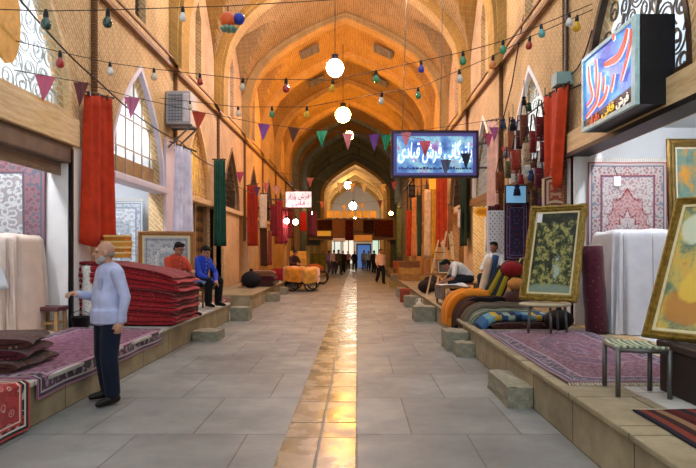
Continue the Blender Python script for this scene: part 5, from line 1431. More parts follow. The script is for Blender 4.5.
# framed picture rugs and paintings
GOLD = plain('gilt_frame', '#8f7434', .42, .4, 22, .5, .25); GOLDD = plain('dull_gilt', '#7a6230', .45, .3, 12, .4, .15)
def framed(label, corners, fw_, canvas, mat, ornate=False, name='framed_picture', mat2=None, tagp=False, depth=.06, group=None, liner='#d8c89a'):
    """corners: lower-left, lower-right, upper-right, upper-left in space"""
    ll, lr, ur, ul = [V(c) for c in corners]; c0 = (ll + lr + ur + ul) / 4; ux = (lr - ll).normalized(); w_ = (lr - ll).length; h_ = (ul - ll).length
    nz = ux.cross((ul - ll)).normalized(); uz = nz.cross(ux).normalized()
    M = Matrix((ux, uz, nz)).transposed().to_4x4(); M.translation = c0
    t = thing(name, label, 'picture', c0); t.matrix_world = M
    W_, H_ = w_ / 2, h_ / 2; m = MB()
    prof_ = [(0, 0), (.0, depth * .6), (.18, depth * .95), (.35, depth), (.5, depth * .7), (.7, depth * .85), (.88, depth * .5), (1, depth * .35), (1, 0)]
    cs = [(-W_, -H_), (W_, -H_), (W_, H_), (-W_, H_)]
    for i in range(4):
        a, b = cs[i], cs[(i + 1) % 4]; ia = lambda p, f: (p[0] - math.copysign(fw_ * f, p[0]), p[1] - math.copysign(fw_ * f, p[1]))
        nst = 14
        def edge(u, v):
            k = v * (len(prof_) - 1); q = int(min(k, len(prof_) - 2)); g = k - q
            f = prof_[q][0] * (1 - g) + prof_[q + 1][0] * g; z = prof_[q][1] * (1 - g) + prof_[q + 1][1] * g
            pa, pb = ia(a, f), ia(b, f); r = 1 + (.0 if not ornate else .22 * math.sin(u * 26) * (.4 < f < .95))
            out = 0 if not ornate or f > .2 else .007 * math.sin(u * 22)
            x = pa[0] + (pb[0] - pa[0]) * u; y = pa[1] + (pb[1] - pa[1]) * u
            d = V((b[1] - a[1], -(b[0] - a[0]), 0)).normalized()
            return V((x, y, z * r)) + d * out
        m.grid(edge, nst * (4 if ornate else 1), len(prof_) - 1)
    m.build('frame', mat, t, local=True, smooth=False)
    l = MB(); q = fw_ * .98; 
    for lo, hi in (((-W_ + q, -H_ + q, 0), (W_ - q, -H_ + q + .025, depth * .4)), ((-W_ + q, H_ - q - .025, 0), (W_ - q, H_ - q, depth * .4)), ((-W_ + q, -H_ + q + .025, 0), (-W_ + q + .025, H_ - q - .025, depth * .4)), ((W_ - q - .025, -H_ + q + .025, 0), (W_ - q, H_ - q - .025, depth * .4))): l.box2(lo, hi)
    l.build('liner', plain('liner_' + liner.strip('#'), liner, .5, .1), t, local=True)
    cv = MB(); cv.grid(lambda u, v: V((-W_ + q + u * 2 * (W_ - q), -H_ + q + v * 2 * (H_ - q), .012)), 1, 1); cv.build('canvas', canvas, t, local=True)
    bk = MB(); bk.box2((-W_ + .02, -H_ + .02, -.012), (W_ - .02, H_ - .02, .006)); bk.build('back_panel', M_woodz, t, local=True)
    if tagp:
        g = MB(); g.box2((-W_ + q - .02, H_ - q - .16, .02), (-W_ + q + .1, H_ - q - .02, .024)); g.build('price_tag', M_white, t, local=True)
    return t
P_FOREST = painting('forest_painting', [(.2, '#0c120e'), (.44, '#1e2818'), (.5, '#4c5428'), (.57, '#b0a862'), (.63, '#4c5830'), (.75, '#121810')], 7.5, 2.0, (1, 1.5, 1), (.62, .3, .1, '#a4b4a4'), [(.5, .97, .7, .13, '#101812'), (.5, .03, .7, .1, '#7c9080'), (.46, .36, .05, .14, '#0e140e'), (.02, .5, .1, .3, '#141c14'), (.98, .62, .1, .3, '#141c14')])
P_VASE = painting('still_life_painting', [(.25, '#3a4a3a'), (.4, '#6a7a5a'), (.5, '#c0a850'), (.58, '#d8a43a'), (.66, '#8a8450'), (.8, '#5a6a72')], 2.4, 5.0, (1, 1.8, 1), None, [(.5, .2, .5, .14, '#b87828'), (.42, .34, .2, .14, '#e0b83c'), (.44, .52, .1, .14, '#d8b044'), (.45, .66, .06, .1, '#e4c860'), (.62, .74, .12, .07, '#4a78c0'), (.25, .8, .22, .12, '#cfd4b8'), (.8, .45, .16, .3, '#5a6a4a')])
P_FLOWER = painting('flower_painting', [(.3, '#4a6a6a'), (.5, '#7a9a8a'), (.6, '#d89a3a'), (.8, '#e0b050')], 3, 7.0)
ST = .86
framed('gilt framed dark woodland picture leaning on the round stool', [(2.39, 8.8, ST + .02), (3.03, 8.24, ST + .02), (3.29, 8.54, 2.26), (2.654, 9.1, 2.26)], .1, P_FOREST, GOLD, True, tagp=True)
# leaning picture with flowers on the woven stool: foot towards the lane, top against the wall side
framed('gilt framed yellow still life leaning on the woven metal stool', [(2.407, 5.05, .86), (2.827, 4.49, .86), (3.32, 4.86, 2.05), (2.9, 5.42, 2.05)], .07, P_VASE, GOLD, False)
framed('tall gilt framed flower picture standing inside beside the medallion rug', [(4.98, 9.6, 1.9), (5.9, 9.6, 1.9), (5.9, 9.68, 3.4), (4.98, 9.68, 3.4)], .14, P_FLOWER, GOLDD, False, liner='#e8e0cc')
framed('wooden framed pale tapestry standing behind the two seated young men', [(-4.38, 11.95, .82), (-3.32, 12.25, .82), (-3.32, 12.3, 2.0), (-4.38, 12.0, 2.0)], .09, rug('tapestry_pale', '#b8bcc0', '#7a8088', '#d8d4cc', '#9aa0a4', 1.1, 1.1, '#cfd2d4', 7, .08), wood('frame_wood', '#8a5a30', '#b8844c', 3), False, name='framed_tapestry')
t = thing('plinth_box', 'wooden trunk the framed pale tapestry stands on', 'trunk', (-3.85, 12.15, PLZ)); m = MB(); m.box2((-4.36, 11.95, PLZ), (-3.36, 12.5, .78)); m.build('chest', M_wood, t, bevel=.01); m = MB(); m.box2((-4.38, 11.93, .76), (-3.34, 12.52, .82)); m.build('lid', M_woodz, t, bevel=.008)

# round stool with steel legs under the woodland picture
cx, cy_ = 2.68, 8.55; t = thing('round_stool', 'round pale topped stool with steel legs under the woodland picture', 'stool', (cx, cy_, PLZ))
m = MB(); M2 = Matrix.Translation((cx, cy_, 0)) @ Matrix.Diagonal((1.35, 1, 1, 1)); m.lathe([(0, ST - .05), (.24, ST - .05), (.27, ST - .03), (.27, ST - .012), (.25, ST), (0, ST)], (0, 0, 0), 28, M2); m.build('seat', plain('seat_cream', '#b8aa8c', .5, .1), t, smooth=False)
for a, b in ((-.28, -.14), (.02, -.2), (.28, -.1), (-.2, .16), (.24, .16)):
    l = MB(); l.cyl((cx + a, cy_ + b, PLZ), (cx + a * .9, cy_ + b * .9, ST - .05), .018, n=10); l.build('leg', M_iron, t, smooth=True)
# woven stool
P0 = [(2.13, 5.16), (2.075, 4.77), (2.44, 4.68), (2.43, 4.98)]
t = thing('woven_stool', 'metal stool with a striped woven seat at the marble sill', 'stool', (2.27, 4.9, PLZ)); hz = .84
for x, y in P0:
    l = MB(); l.cyl((x, y, PLZ + .012), (x, y, hz - .03), .02, n=10); l.build('leg', M_iron, t, smooth=True)
m = MB()
for i in range(4): a, b = P0[i], P0[(i + 1) % 4]; m.cyl((*a, hz - .04), (*b, hz - .04), .018, n=8)
m.build('seat_frame', M_iron, t, smooth=True)
m = MB(); A_, B_, C_, D_ = [V((x, y, hz)) for x, y in P0]
for i in range(15):
    f = (i + .5) / 15; a = A_.lerp(D_, f); b = B_.lerp(C_, f); n_ = 8
    m.tube([a.lerp(b, j / n_) + V((0, 0, -.012 + .006 * math.sin(j * PI + i * PI) - .02 * math.sin(PI * j / n_))) for j in range(n_ + 1)], .0145, 6)
m.build('woven_seat', stripes('weave_green', ['#8a9a7a', '#c8c8b0', '#6a7a64', '#b8b89c'], .09, 0), t, smooth=True)

# dark trunk beside the woven stool that carries the other end of the still life
t = thing('trunk', 'dark wooden trunk beside the woven metal stool, under the gilt framed yellow still life', 'trunk', (2.8, 4.72, PLZ)); m = MB(); m.box2((2.52, 4.46, PLZ + .012), (3.12, 5.0, .79)); m.build('chest', plain('trunk_dark', '#2a2220', .6, .25, 8), t, bevel=.012)
m = MB(); m.box2((2.5, 4.44, .79), (3.14, 5.02, .85)); m.build('lid', plain('trunk_lid', '#3a2c26', .5, .2, 8), t, bevel=.012)
m = MB(); m.box2((2.78, 4.43, .72), (2.86, 4.46, .82)); m.build('latch', M_brass, t)
# ------------------------------------------------------------------ stone steps along the platforms
M_block = stone('block_stone', '#75705f', '#aaa48e', 3, .8, None, c='#8f8975')
def block(label, x0, x1, y0, y1, h, group=None, cat='stone step'):
    c = ((x0 + x1) / 2, (y0 + y1) / 2, 0); m = MB()
    m.grid(lambda u, v: (x0 + u * (x1 - x0), y0 + v * (y1 - y0), h + .008 * math.sin(u * 7 + v * 5)), 6, 6)
    nx = 6
    for (p, q) in (((x0, y0), (x1, y0)), ((x1, y0), (x1, y1)), ((x1, y1), (x0, y1)), ((x0, y1), (x0, y0))):
        m.grid(lambda u, v: (p[0] + u * (q[0] - p[0]) + .008 * math.sin(v * 9 + u * 4) * (1 - v), p[1] + u * (q[1] - p[1]) + .008 * math.cos(v * 8 + u * 5) * (1 - v), v * (h + .0)), 6, 3)
    o = m.build('stone_step', M_block, T=c); return tag(o, label, cat, group)
block('big single stone step against the platform with the plum rug', 1.52, PLR - .005, 6.05, 6.98, .21)
block('stone step by the platform below the two seated men', PLL + .03, -2.45, 10.6, 11.1, .17)
block('dark grey stone step at the platform end past the man in blue', -2.9, -2.49, 13.72, 14.2, .3)
block('stone step beyond the red patterned rug, short of the yellow covered cart', PLL + .07, -2.5, 19.0, 19.5, .27)
block('small stone step nearest the yellow covered cart', PLL + .07, -2.6, 22.2, 22.7, .26)
block('grey stone step below the table of the man bending over', 1.3, PLR, 13.6, 14.2, .33)
block('stone block at the foot of the orange draped kilim', 1.42, PLR, 9.55, 10.1, .3)
block('stone step along the platform past the leaning easels', 1.38, PLR, 17.2, 17.8, .3)
block('stone step far along the sign board side platform', 1.4, PLR, 21.0, 21.6, .3)
block('cobble beside the draped kilims at the platform foot', 1.5, PLR, 9.02, 9.35, .2)
c = pt(405, 292, 18.9); t = thing('crate', 'small red crate at the platform foot past the stone steps', 'crate', (c.x, 18.9, 0)); m = MB(); m.box2((c.x - .15, 18.8, .0), (c.x + .15, 19.1, .42)); m.build('crate_box', plain('crate_red', '#8a3a26', .6, .2), t, bevel=.01); m = MB(); m.box2((c.x - .16, 18.79, .36), (c.x + .16, 19.11, .43)); m.build('rim', plain('crate_rim', '#a04a30', .6, .2), t)
t = thing('water_can', 'pale plastic can standing beside the grey stone step', 'can', (1.36, 14.5, 0)); m = MB(); m.lathe([(.09, 0), (.11, .03), (.11, .3), (.06, .38), (.035, .4), (.035, .45), (0, .45)], (1.5, 14.45, 0), 14); m.build('can_body', plain('can_white', '#c8bca8', .4), t, smooth=True); m = MB(); m.tube([(1.42, 14.45, .36), (1.42, 14.45, .44), (1.5, 14.45, .47), (1.58, 14.45, .44), (1.58, 14.45, .36)], .012, 6); m.build('handle', plain('can_white', '#c8bca8', .4), t)

# ------------------------------------------------------------------ folded rugs by the bearded man
zz = PLZ + .02
for i, nm in enumerate(('lower', 'middle', 'upper')):
    folded('folded_rug', 'dark brown folded rug on the rose purple rug, %s of three' % nm, (-3.72, 6.0 + .03 * i, zz), 1.0 - .06 * i, .75, .1, (BULK_BROWN, BULK_DARK, BULK_BROWN)[i], .12 * i, 'brown rugs on the rose purple rug', .05, 1); zz += .102

# ------------------------------------------------------------------ kilims draped over the platform edge
def kilim(label, y0, y1, z, xin, xo, zend, mat, th=.05, flare=.0):
    t = thing('draped_kilim', label, 'kilim', (xo, (y0 + y1) / 2, z)); m = MB(); path = []
    r = .34 if z > .59 else .26
    for i in range(8): path.append((xin + (xo + r - xin) * i / 7, z + .01 * math.sin(i * 2)))
    for i in range(1, 8): a = PI / 2 * i / 7; path.append((xo + r - r * math.sin(a), z - r + r * math.cos(a)))
    for i in range(1, 7): path.append((xo - flare * i / 6, z - r - (z - r - zend) * i / 6))
    n = len(path) - 1
    def fn(u, v):
        k = u * n; i = min(int(k), n - 1); f = k - i; x = path[i][0] * (1 - f) + path[i + 1][0] * f; zz_ = path[i][1] * (1 - f) + path[i + 1][1] * f
        return V((x, y0 + v * (y1 - y0) + .02 * math.sin(u * 8), zz_ + .012 * math.sin(v * 7 + u * 6)))
    m.grid(fn, 44, 12); m.build('weave', mat, t, smooth=True, solid=th)
    f = MB()
    for j in range(26):
        p = fn(1, (j + .5) / 26); f.bar(p, p + V((R.uniform(-.01, .01), R.uniform(-.01, .01), -.06)), .014, .008)
    f.build('fringe', FRINGE, t); return t
K_OR = stripes('kilim_orange', ['#d8842a', '#d07820', '#e09438', '#c86c1c'], .4, 1)
K_BK = stripes('kilim_black', ['#1c1618', '#3a2a26', '#1c1618', '#5a3a2c'], .2, 1)
K_GR = stripes('kilim_grey', ['#4a4038', '#66584a', '#352c28', '#6c6052'], .18, 1)
K_BL = stripes('kilim_blue_yellow', ['#3a6088', '#6a94a0', '#b8983c', '#2c4468', '#8a968a', '#222e48'], .62, 0)
K_YE = stripes('kilim_yellow_stripe', ['#2a2c2c', '#b8a030', '#4a4a40', '#8a7a2c', '#24282c', '#a8922c'], 1.0, 1, 'UV')
K_GN = stripes('kilim_green_grey', ['#56625a', '#78806e', '#3e4a46', '#8a8674'], .24, 1)
kilim('orange kilim draped in a big arch over the platform edge', 11.1, 11.9, .78, 2.45, 1.74, .2, K_OR, .14)
kilim('black kilim draped just in front of the orange one', 10.65, 11.05, .7, 3.0, 1.8, .14, K_BK, .12)
kilim('grey-brown kilim draped between the black and the green ones', 10.2, 10.6, .64, 3.0, 1.84, .12, K_GR, .1)
kilim('green-grey kilim draped behind the blue and yellow one', 9.72, 10.15, .58, 3.0, 1.88, .3, K_GN, .07)
kilim('blue and yellow kilim draped over the platform corner beside the plum rug', 9.15, 9.68, .56, 3.05, 1.9, .16, K_BL, .08)
# bedding of folded rugs under the draped kilims
zz = PLZ
for i in range(1):
    folded('folded_rug', 'maroon folded rug under the draped kilims', (2.62, 9.95, zz), 1.1, 1.7, .085, BULK_DARK if i else BULK_BROWN, 0, None, .02, 1); zz += .086
# rolled kilims leaning up behind
for i, (a, b, r, mt, l) in enumerate([((2.5, 12.05, .5), (2.98, 12.3, 1.25), .1, K_YE, 'yellow striped rolled kilim leaning, lowest of the leaning rolls'), ((2.62, 11.6, .5), (3.05, 11.85, 1.36), .1, K_YE, 'yellow and black rolled kilim leaning in the middle of the rolls'),
        ((2.82, 11.15, .5), (3.18, 11.4, 1.42), .095, stripes('kilim_olive', ['#5a5a30', '#a89a40', '#2c2c24', '#7a6a34', '#2c2c24', '#988a3c'], 1.0, 1, 'UV'), 'olive rolled kilim leaning nearest the gilt woodland picture'), ((2.7, 12.55, .5), (2.95, 12.75, 1.5), .07, cmat('#34507a'), 'thin blue rolled cloth leaning beside the seated man'), ((2.52, 12.4, .5), (2.78, 12.6, 1.42), .08, cmat('#d0b498'), 'cream rolled cloth leaning beside the blue one')]):
    rolled('rolled_kilim', l, a, b, r, mt, cat='rolled kilim')
t = thing('bundle', 'maroon red round bundle on top of the leaning rolls beside the woodland picture', 'bundle', (2.85, 11.0, 1.2)); m = MB(); m.ball((2.84, 11.0, 1.27), (.2, .18, .14), 18); m.build('wrap', cmat('#8a1c22'), t, smooth=True); m = MB(); m.tube([V((2.84 + .205 * math.cos(a * PI / 10), 11.0 + .02, 1.27 + .145 * math.sin(a * PI / 10))) for a in range(21)], .012, 6); m.build('tie_band', cmat('#5a1218'), t, smooth=True)
t = thing('bundle', 'orange-brown bundle under the maroon one by the gilt frame', 'bundle', (2.9, 10.9, .9)); m = MB(); m.ball((2.85, 10.75, 1.0), (.16, .15, .12), 16); m.build('wrap', cmat('#b87a3c'), t, smooth=True); m = MB(); m.ball((2.85, 10.75, .75), (.24, .2, .16), 14); m.build('under_wrap', BULK_BROWN, t, smooth=True)
t = thing('bundle', 'black bundle on the plum rug under the round stool', 'bundle', (2.95, 8.9, PLZ)); m = MB(); m.ball((3.02, 8.98, PLZ + .15), (.22, .2, .15), 16); m.build('wrap', plain('black_cloth', '#141418', .8, .2), t, smooth=True); m = MB(); m.cyl((3.02, 8.98, PLZ + .28), (3.02, 8.98, PLZ + .34), .05, .03, 10); m.build('knot', plain('black_cloth', '#141418', .8, .2), t, smooth=True)
# woven bag leaning above the woodland picture
t = thing('woven_saddlebag', 'striped red and cream saddlebag hanging on the jamb above the woodland picture', 'bag', pt(555, 190, 9.95)); c = pt(556, 192, 9.95); m = MB(); m.grid(lambda u, v: c + V(((u - .5) * .44, .05 * math.sin(u * PI), -.28 + v * .5 + .05 * math.sin(u * PI))), 10, 10); m.build('bag', rug('rug_saddlebag', '#9a4a34', '#d0b090', '#6a3a34', '#c8a888', .44, .5, None, 14, .06), t, solid=.05)
m = MB(); m.tube([c + V((-.18, .03, .22)), c + V((0, .03, .5)), c + V((.18, .03, .22))], .012, 6); m.build('strap', cmat('#6a3a30'), t)

# ------------------------------------------------------------------ low table, paper, crates, easels on the sign board side
t = thing('low_table', 'low table covered in brown cloth before the man bending over', 'table', (2.0, 13.1, PLZ - .02)); m = MB(); m.box2((1.82, 12.75, .8), (2.42, 13.95, .84)); m.build('tabletop', M_wood, t, bevel=.008)
for a in (1.86, 2.38):
    for b in (12.8, 13.9): l = MB(); l.bar((a, b, PLZ - .02), (a, b, .8), .05); l.build('leg', M_woodz, t)
m = MB(); m.grid(lambda u, v: V((1.815 - .01 * math.sin(v * 22), 12.76 + v * 1.2, .8 - u * .25)), 4, 24); m.build('side_cloth', BULK_BROWN, t, solid=.012)
m = MB(); m.grid(lambda u, v: V((1.78 + u * .6 + .02 * math.sin(v * 5), 12.85 + v * .62, .865 + .03 * math.sin(u * 5 + v * 3) * u)), 8, 8); tag(m.build('paper_sheet', M_white, T=V((2, 13.1, .86)), solid=.005), 'white sheet of paper on the low table of the man bending over', 'paper')
t = thing('textile_pile', 'pile of folded brown and cream textiles at the platform edge before the low table', 'textiles', (2.05, 12.4, PLZ)); 
for i, (h, mt) in enumerate(((.1, BULK_BROWN), (.08, cmat('#c8b490')), (.09, BULK_DARK), (.06, cmat('#8a6a4a')))):
    m = MB(); z0 = PLZ + i * .095; m.box2((1.84 + .02 * i, 12.15 + .02 * i, z0), (2.5 - .02 * i, 12.68, z0 + h)); m.build('folded_cloth', mt, t, bevel=.03)
def easel(label, x, y, h, rz, panel=None, z=PLZ - .02):
    t = thing('easel', label, 'easel', (x, y, z), rz); E = MB
    for s in (-1, 1): l = E(); l.bar((s * .3, -.12, 0), (s * .07, .12, h), .045, .03); l.build('leg', M_pale, t, local=True)
    l = E(); l.bar((0, .62, 0), (0, .14, h * .96), .04, .03); l.build('leg', M_pale, t, local=True)
    l = E(); l.bar((-.32, -.1, h * .4), (.32, -.1, h * .4), .05, .05); l.build('ledge', M_wood, t, local=True); l = E(); l.bar((-.14, .06, h * .78), (.14, .06, h * .78), .04, .03); l.build('crossbar', M_wood, t, local=True)
    return t
easel('pale wooden easel leaning at the platform beside the low table', 2.12, 15.6, 1.5, math.radians(-38)); easel('second wooden easel just behind, with the grey board between', 2.45, 16.3, 1.75, math.radians(-30))
framed('plain grey board held on the wooden easel', [(1.98, 15.0, 1.02), (2.42, 15.05, 1.02), (2.45, 15.15, 1.38), (2.01, 15.1, 1.38)], .03, plain('board_grey', '#5a5654', .7), M_wood, False, name='grey_board')
for i, (x, y, r, l) in enumerate(((1.98, 17.2, .24, 'dark round bundle on the platform just past the easels'), (2.25, 17.9, .3, 'bigger dark round bundle behind the first past the easels'))):
    t = thing('bundle', l, 'bundle', (x, y, PLZ - .02)); m = MB(); m.ball((x, y, PLZ - .02 + r * .8), (r, r, r * .8), 14); m.build('wrap', plain('bundle_dark', '#2a1c18', .9, .3), t, smooth=True); m = MB(); m.cyl((x, y, PLZ + r * 1.5), (x, y, PLZ + r * 1.8), r * .25, r * .12, 10); m.build('knot', plain('bundle_dark', '#2a1c18', .9, .3), t)
def crate_stack(labels, x, y, z, w, d, h, cols, group):
    for i, (l, c) in enumerate(zip(labels, cols)):
        z0 = z + i * (h + .004); t = thing('crate', l, 'crate', (x, y, z0), 0, group); o = R.uniform(-.03, .03)
        m = MB(); m.box2((x - w / 2 + o, y - d / 2, z0), (x + w / 2 + o, y + d / 2, z0 + h * .85)); m.build('crate_box', plain('crate_' + c.strip('#'), c, .7, .25, 7), t, bevel=.01)
        m = MB(); m.box2((x - w / 2 - .012 + o, y - d / 2 - .012, z0 + h * .8), (x + w / 2 + .012 + o, y + d / 2 + .012, z0 + h)); m.build('lid', plain('crate_lid_' + c.strip('#'), c, .6, .3, 9), t, bevel=.006)
crate_stack(['tan crate far along the sign board side, bottom of three', 'ochre crate far along the sign board side, middle of three', 'brown crate far along the sign board side, top of three'], 2.2, 25.5, PLZ - .02, .8, 1.2, .26, ['#a8783c', '#b88a40', '#7a5028'], 'crates past the walking man')
crate_stack(['long brown crate behind the walking man, lower', 'long rust crate behind the walking man, upper'], 2.4, 31.5, PLZ, .9, 1.6, .34, ['#8a5a2c', '#a0562c'], 'long crates behind the walking man')
crate_stack(['yellowish crate beside the walking man, lower', 'greyish crate beside the walking man, upper'], 1.75, 26.6, 0, .55, .8, .3, ['#a88a48', '#8a7a5a'], 'crates on the ground by the walking man')

# ------------------------------------------------------------------ bags and tassels hanging on the sign board side
def bag(label, px, py, w, h, Y, col, strap=.3, group=None):
    Y = min(Y, 3.3 * 600 / (px + w / 2 - VPX)); c = pt(px, py, Y); k = Y / 600; W_, H_ = w * k, h * k; t = thing('woven_bag', label, 'bag', c); m = MB()
    def fn(u, v):
        a = u * 2 * PI; b = .5 + .5 * math.sin(v * PI) ** .5
        return c + V((W_ / 2 * math.copysign(abs(math.cos(a)) ** .5, math.cos(a)), .07 * math.sin(a) * b, (v - .5) * H_))
    m.grid(fn, 16, 8)
    for v in (0, 1): b = len(m.v); m.v += [fn(j / 16, v) for j in range(16)]; m.face(range(b, b + 16))
    m.build('pouch', carpet_bulk('bag_' + label[:14].replace(' ', '_'), col, '#1c1418', '#a87a50', 16), t)
    s = MB(); s.tube([c + V((-W_ * .4, 0, H_ / 2)), c + V((-.02, 0, H_ / 2 + strap)), c + V((.02, 0, H_ / 2 + strap)), c + V((W_ * .4, 0, H_ / 2))], .012, 6); s.build('strap', plain('strap_dark', '#2a1c1c', .9), t)
    f = MB()
    for j in range(5): x = c.x + W_ * (j - 2) / 5; f.cyl((x, c.y, c.z - H_ / 2), (x, c.y, c.z - H_ / 2 - .07), .012, .018, 6)
    f.build('fringe', cmat(col), t); return t
def tassel(label, px, py, size, Y, col):
    Y = min(Y, 3.3 * 600 / (px + 3 - VPX)); c = pt(px, py, Y); t = thing('tassel', label, 'tassel', c); r = size * Y / 600
    m = MB(); m.ball(c, (r * .7, r * .7, r * .6), 12); m.build('knob', cmat(col), t, smooth=True)
    m = MB(); m.lathe([(r * .35, -r * .3), (r * .75, -r * .8), (r * .95, -r * 2.4), (0, -r * 2.4)], c, 14); m.build('skirt', cmat(col), t, smooth=True)
    m = MB(); m.cyl(c + V((0, 0, r * .4)), c + V((0, 0, .35)), .008, n=6); m.build('cord', M_dark, t); return t
for a in [('brown rectangular bag hanging lowest beside the pink scarf', 500, 181, 9, 18, 14.4, '#7a3a1c'), ('long rust brown bag hanging high in the middle of the tassels', 524, 128, 8, 26, 12.6, '#6a3424'), ('dark red bag hanging high beside the tall vermilion cloth', 540, 127, 9, 20, 11.6, '#6a1e20'),
          ('red patterned bag hanging in the centre of the tassels', 516, 160, 10, 20, 13.2, '#9a3a2c'), ('cream and brown bag hanging beside the red patterned one', 527, 152, 8, 18, 12.6, '#b89a7a'), ('plum bag hanging low beside the tall vermilion cloth', 539, 176, 9, 16, 11.8, '#5a1a2c'), ('small olive bag hanging between red bag and pink scarf', 508, 168, 6, 14, 13.8, '#5a5a3a'),
          ('rust striped bag hanging above the pale blue display panel', 511, 140, 7, 17, 13, '#8a4a2c'), ('black and red bag hanging next to the rust striped one', 519, 138, 6, 15, 12.4, '#3a1a20'), ('deep red bag hanging beside the long rust brown bag', 533, 140, 7, 18, 11.6, '#7a2024'), ('dark brown bag hanging lowest next to the saddlebag', 534, 200, 7, 20, 11.4, '#4a2c20'), ('wine red bag hanging by the edge of the tall vermilion cloth', 543, 150, 6, 16, 10.6, '#5c1420')]: bag(*a)
for a in [('black tassel hanging high beside the pierced arch foot', 513, 121, 4, 13.4, '#1a1420'), ('navy tassel hanging next to the pink scarf top', 503, 120, 3.4, 14, '#22304a'), ('dark green tassel over the long rust bag', 529, 104, 3, 12.6, '#1f4030'), ('maroon tassel over the dark red bag', 545, 108, 3, 11.3, '#5a1a20'),
          ('black tassel high on the pierced arch', 524, 98, 3, 13, '#141014'), ('navy tassel hanging over the blue display window', 517, 186, 4, 13.2, '#1c2038'), ('dark blue tassel hanging beside the brown rectangular bag', 508, 188, 3.6, 13.8, '#28305a'), ('blue tassel hanging between the plum and cream bags', 531, 172, 3.6, 12.6, '#2c4470'), ('maroon tassel hanging lowest of all beside the white trellis', 497, 207, 5, 14.6, '#4a141c'), ('wine tassel hanging over the plum rug by the display', 511, 214, 4.5, 13.6, '#3a141e'),
          ('grey tassel hanging beside the rust striped bag', 506, 150, 3.2, 13.5, '#6a6470'), ('crimson tassel hanging under the black and red bag', 521, 176, 3.4, 12.2, '#8a2430'), ('brown tassel hanging under the deep red bag', 534, 160, 3.2, 11.4, '#5a3420'), ('purple tassel hanging under the dark red bag', 541, 198, 3.4, 10.8, '#4a2450'), ('cream tassel hanging between navy and black tassels', 509, 128, 2.8, 13.2, '#c8b090'), ('olive tassel hanging over the cream and brown bag', 527, 138, 2.6, 12, '#5a5a34')]: tassel(*a)
# display window, trellis, plum rug behind the bags
M_disp = glow('display_blue', '#7fb8e0', .4)
c = pt(516, 193, 12.2); t = thing('display_panel', 'pale blue lit display panel behind the hanging tassels', 'display', c); m = MB(); m.box2((c.x - .22, c.y, c.z - .22), (c.x + .22, c.y + .06, c.z + .16)); m.build('frame', M_dark, t); m = MB(); m.box2((c.x - .2, c.y - .01, c.z - .2), (c.x + .2, c.y, c.z + .14)); m.build('screen', M_disp, t)
m = MB(); m.bar((c.x + .25, c.y + .03, c.z), (XR + .2, c.y + .03, c.z), .04); m.build('bracket', M_iron, t)
hung_rug('plum and navy rug hanging below the pale blue display panel', (pt(505, 202, 12.25).x, 12.3, pt(505, 202, 12.25).z), (1, 0, 0), .5, 1.2, rug('rug_night', '#2c2a44', '#5a2a3c', '#3a1a2c', '#6a6a8a', .6, 1.35, None, 12, .1))
c = pt(497, 238, 13.6); t = thing('trellis_screen', 'white trellis screen standing between the pink scarf and the plum rug', 'screen', (c.x, 13.6, PLZ)); m = MB(); w_, z0, z1 = .2, PLZ, 2.5
for i in range(-7, 22):
    for sg in (1, -1):
        za, zb_ = z0 + i * .12, z0 + i * .12 + sg * .48; pa, pb = V((c.x - w_, 13.6 + .012 * sg, za)), V((c.x + w_, 13.6 + .012 * sg, zb_))
        def cl(p, q):
            if p.z > z1 and q.z > z1 or p.z < z0 and q.z < z0: return None
            d = q - p; f0, f1 = 0, 1
            for lim, s_ in ((z0, 1), (z1, -1)):
                if abs(d.z) < 1e-6: continue
                f = (lim - p.z) / d.z
                if (d.z > 0) == (s_ > 0): f0 = max(f0, f)
                else: f1 = min(f1, f)
            return (p + d * f0, p + d * f1) if f1 > f0 else None
        r = cl(pa, pb)
        if r: m.bar(r[0], r[1], .05, .012, up=(0, 1, 0))
m.build('lattice', M_white, t); m = MB()
for x in (-w_, w_): m.bar((c.x + x, 13.6, z0), (c.x + x, 13.6, z1), .04)
m.bar((c.x - w_, 13.6, z0 + .02), (c.x + w_, 13.6, z0 + .02), .04); m.bar((c.x - w_, 13.6, z1), (c.x + w_, 13.6, z1), .04); m.build('frame', M_white, t)
hung_rug('dark brown runner rug hanging between the pink scarf and the oval sign shop', (pt(488, 206, 14.4).x, 14.4, pt(488, 206, 14.4).z), (1, 0, 0), .2, 1.7, BULK_BROWN)

# ------------------------------------------------------------------ cart side farther goods
t = thing('hand_cart', 'dark hand cart on wheels under the orange-yellow blankets', 'cart', (-2.25, 24.3, 0)); x0, x1, y0, y1 = -2.85, -1.65, 23.9, 25.4
m = MB(); m.box2((x0, y0, .52), (x1, y1, .6)); m.build('bed', M_wood, t)
m = MB(); m.box2((x0 + .05, y0 + .1, .3), (x1 - .2, y1 - .1, .52)); m.build('under_box', M_dark, t)
for yy in (y0 + .1, y1 - .1):
    for xx in (x0 + .25, x1 - .2):
        wl = MB(); wl.tube([V((xx + .24 * math.cos(a * PI / 10), yy, .26 + .24 * math.sin(a * PI / 10))) for a in range(21)], .03, 8, False); wh = wl.build('wheel', M_black, t, smooth=True)
        s_ = MB()
        for a in range(4): s_.bar((xx - .23 * math.cos(a * PI / 4), yy, .26 - .23 * math.sin(a * PI / 4)), (xx + .23 * math.cos(a * PI / 4), yy, .26 + .23 * math.sin(a * PI / 4)), .018)
        s_.build('spoke', M_iron, wh)
for yy in (y0 + .2, y1 - .2): m = MB(); m.bar((x1, yy, .55), (x1 + .35, yy, .7), .035); m.build('handle', M_woodz, t)
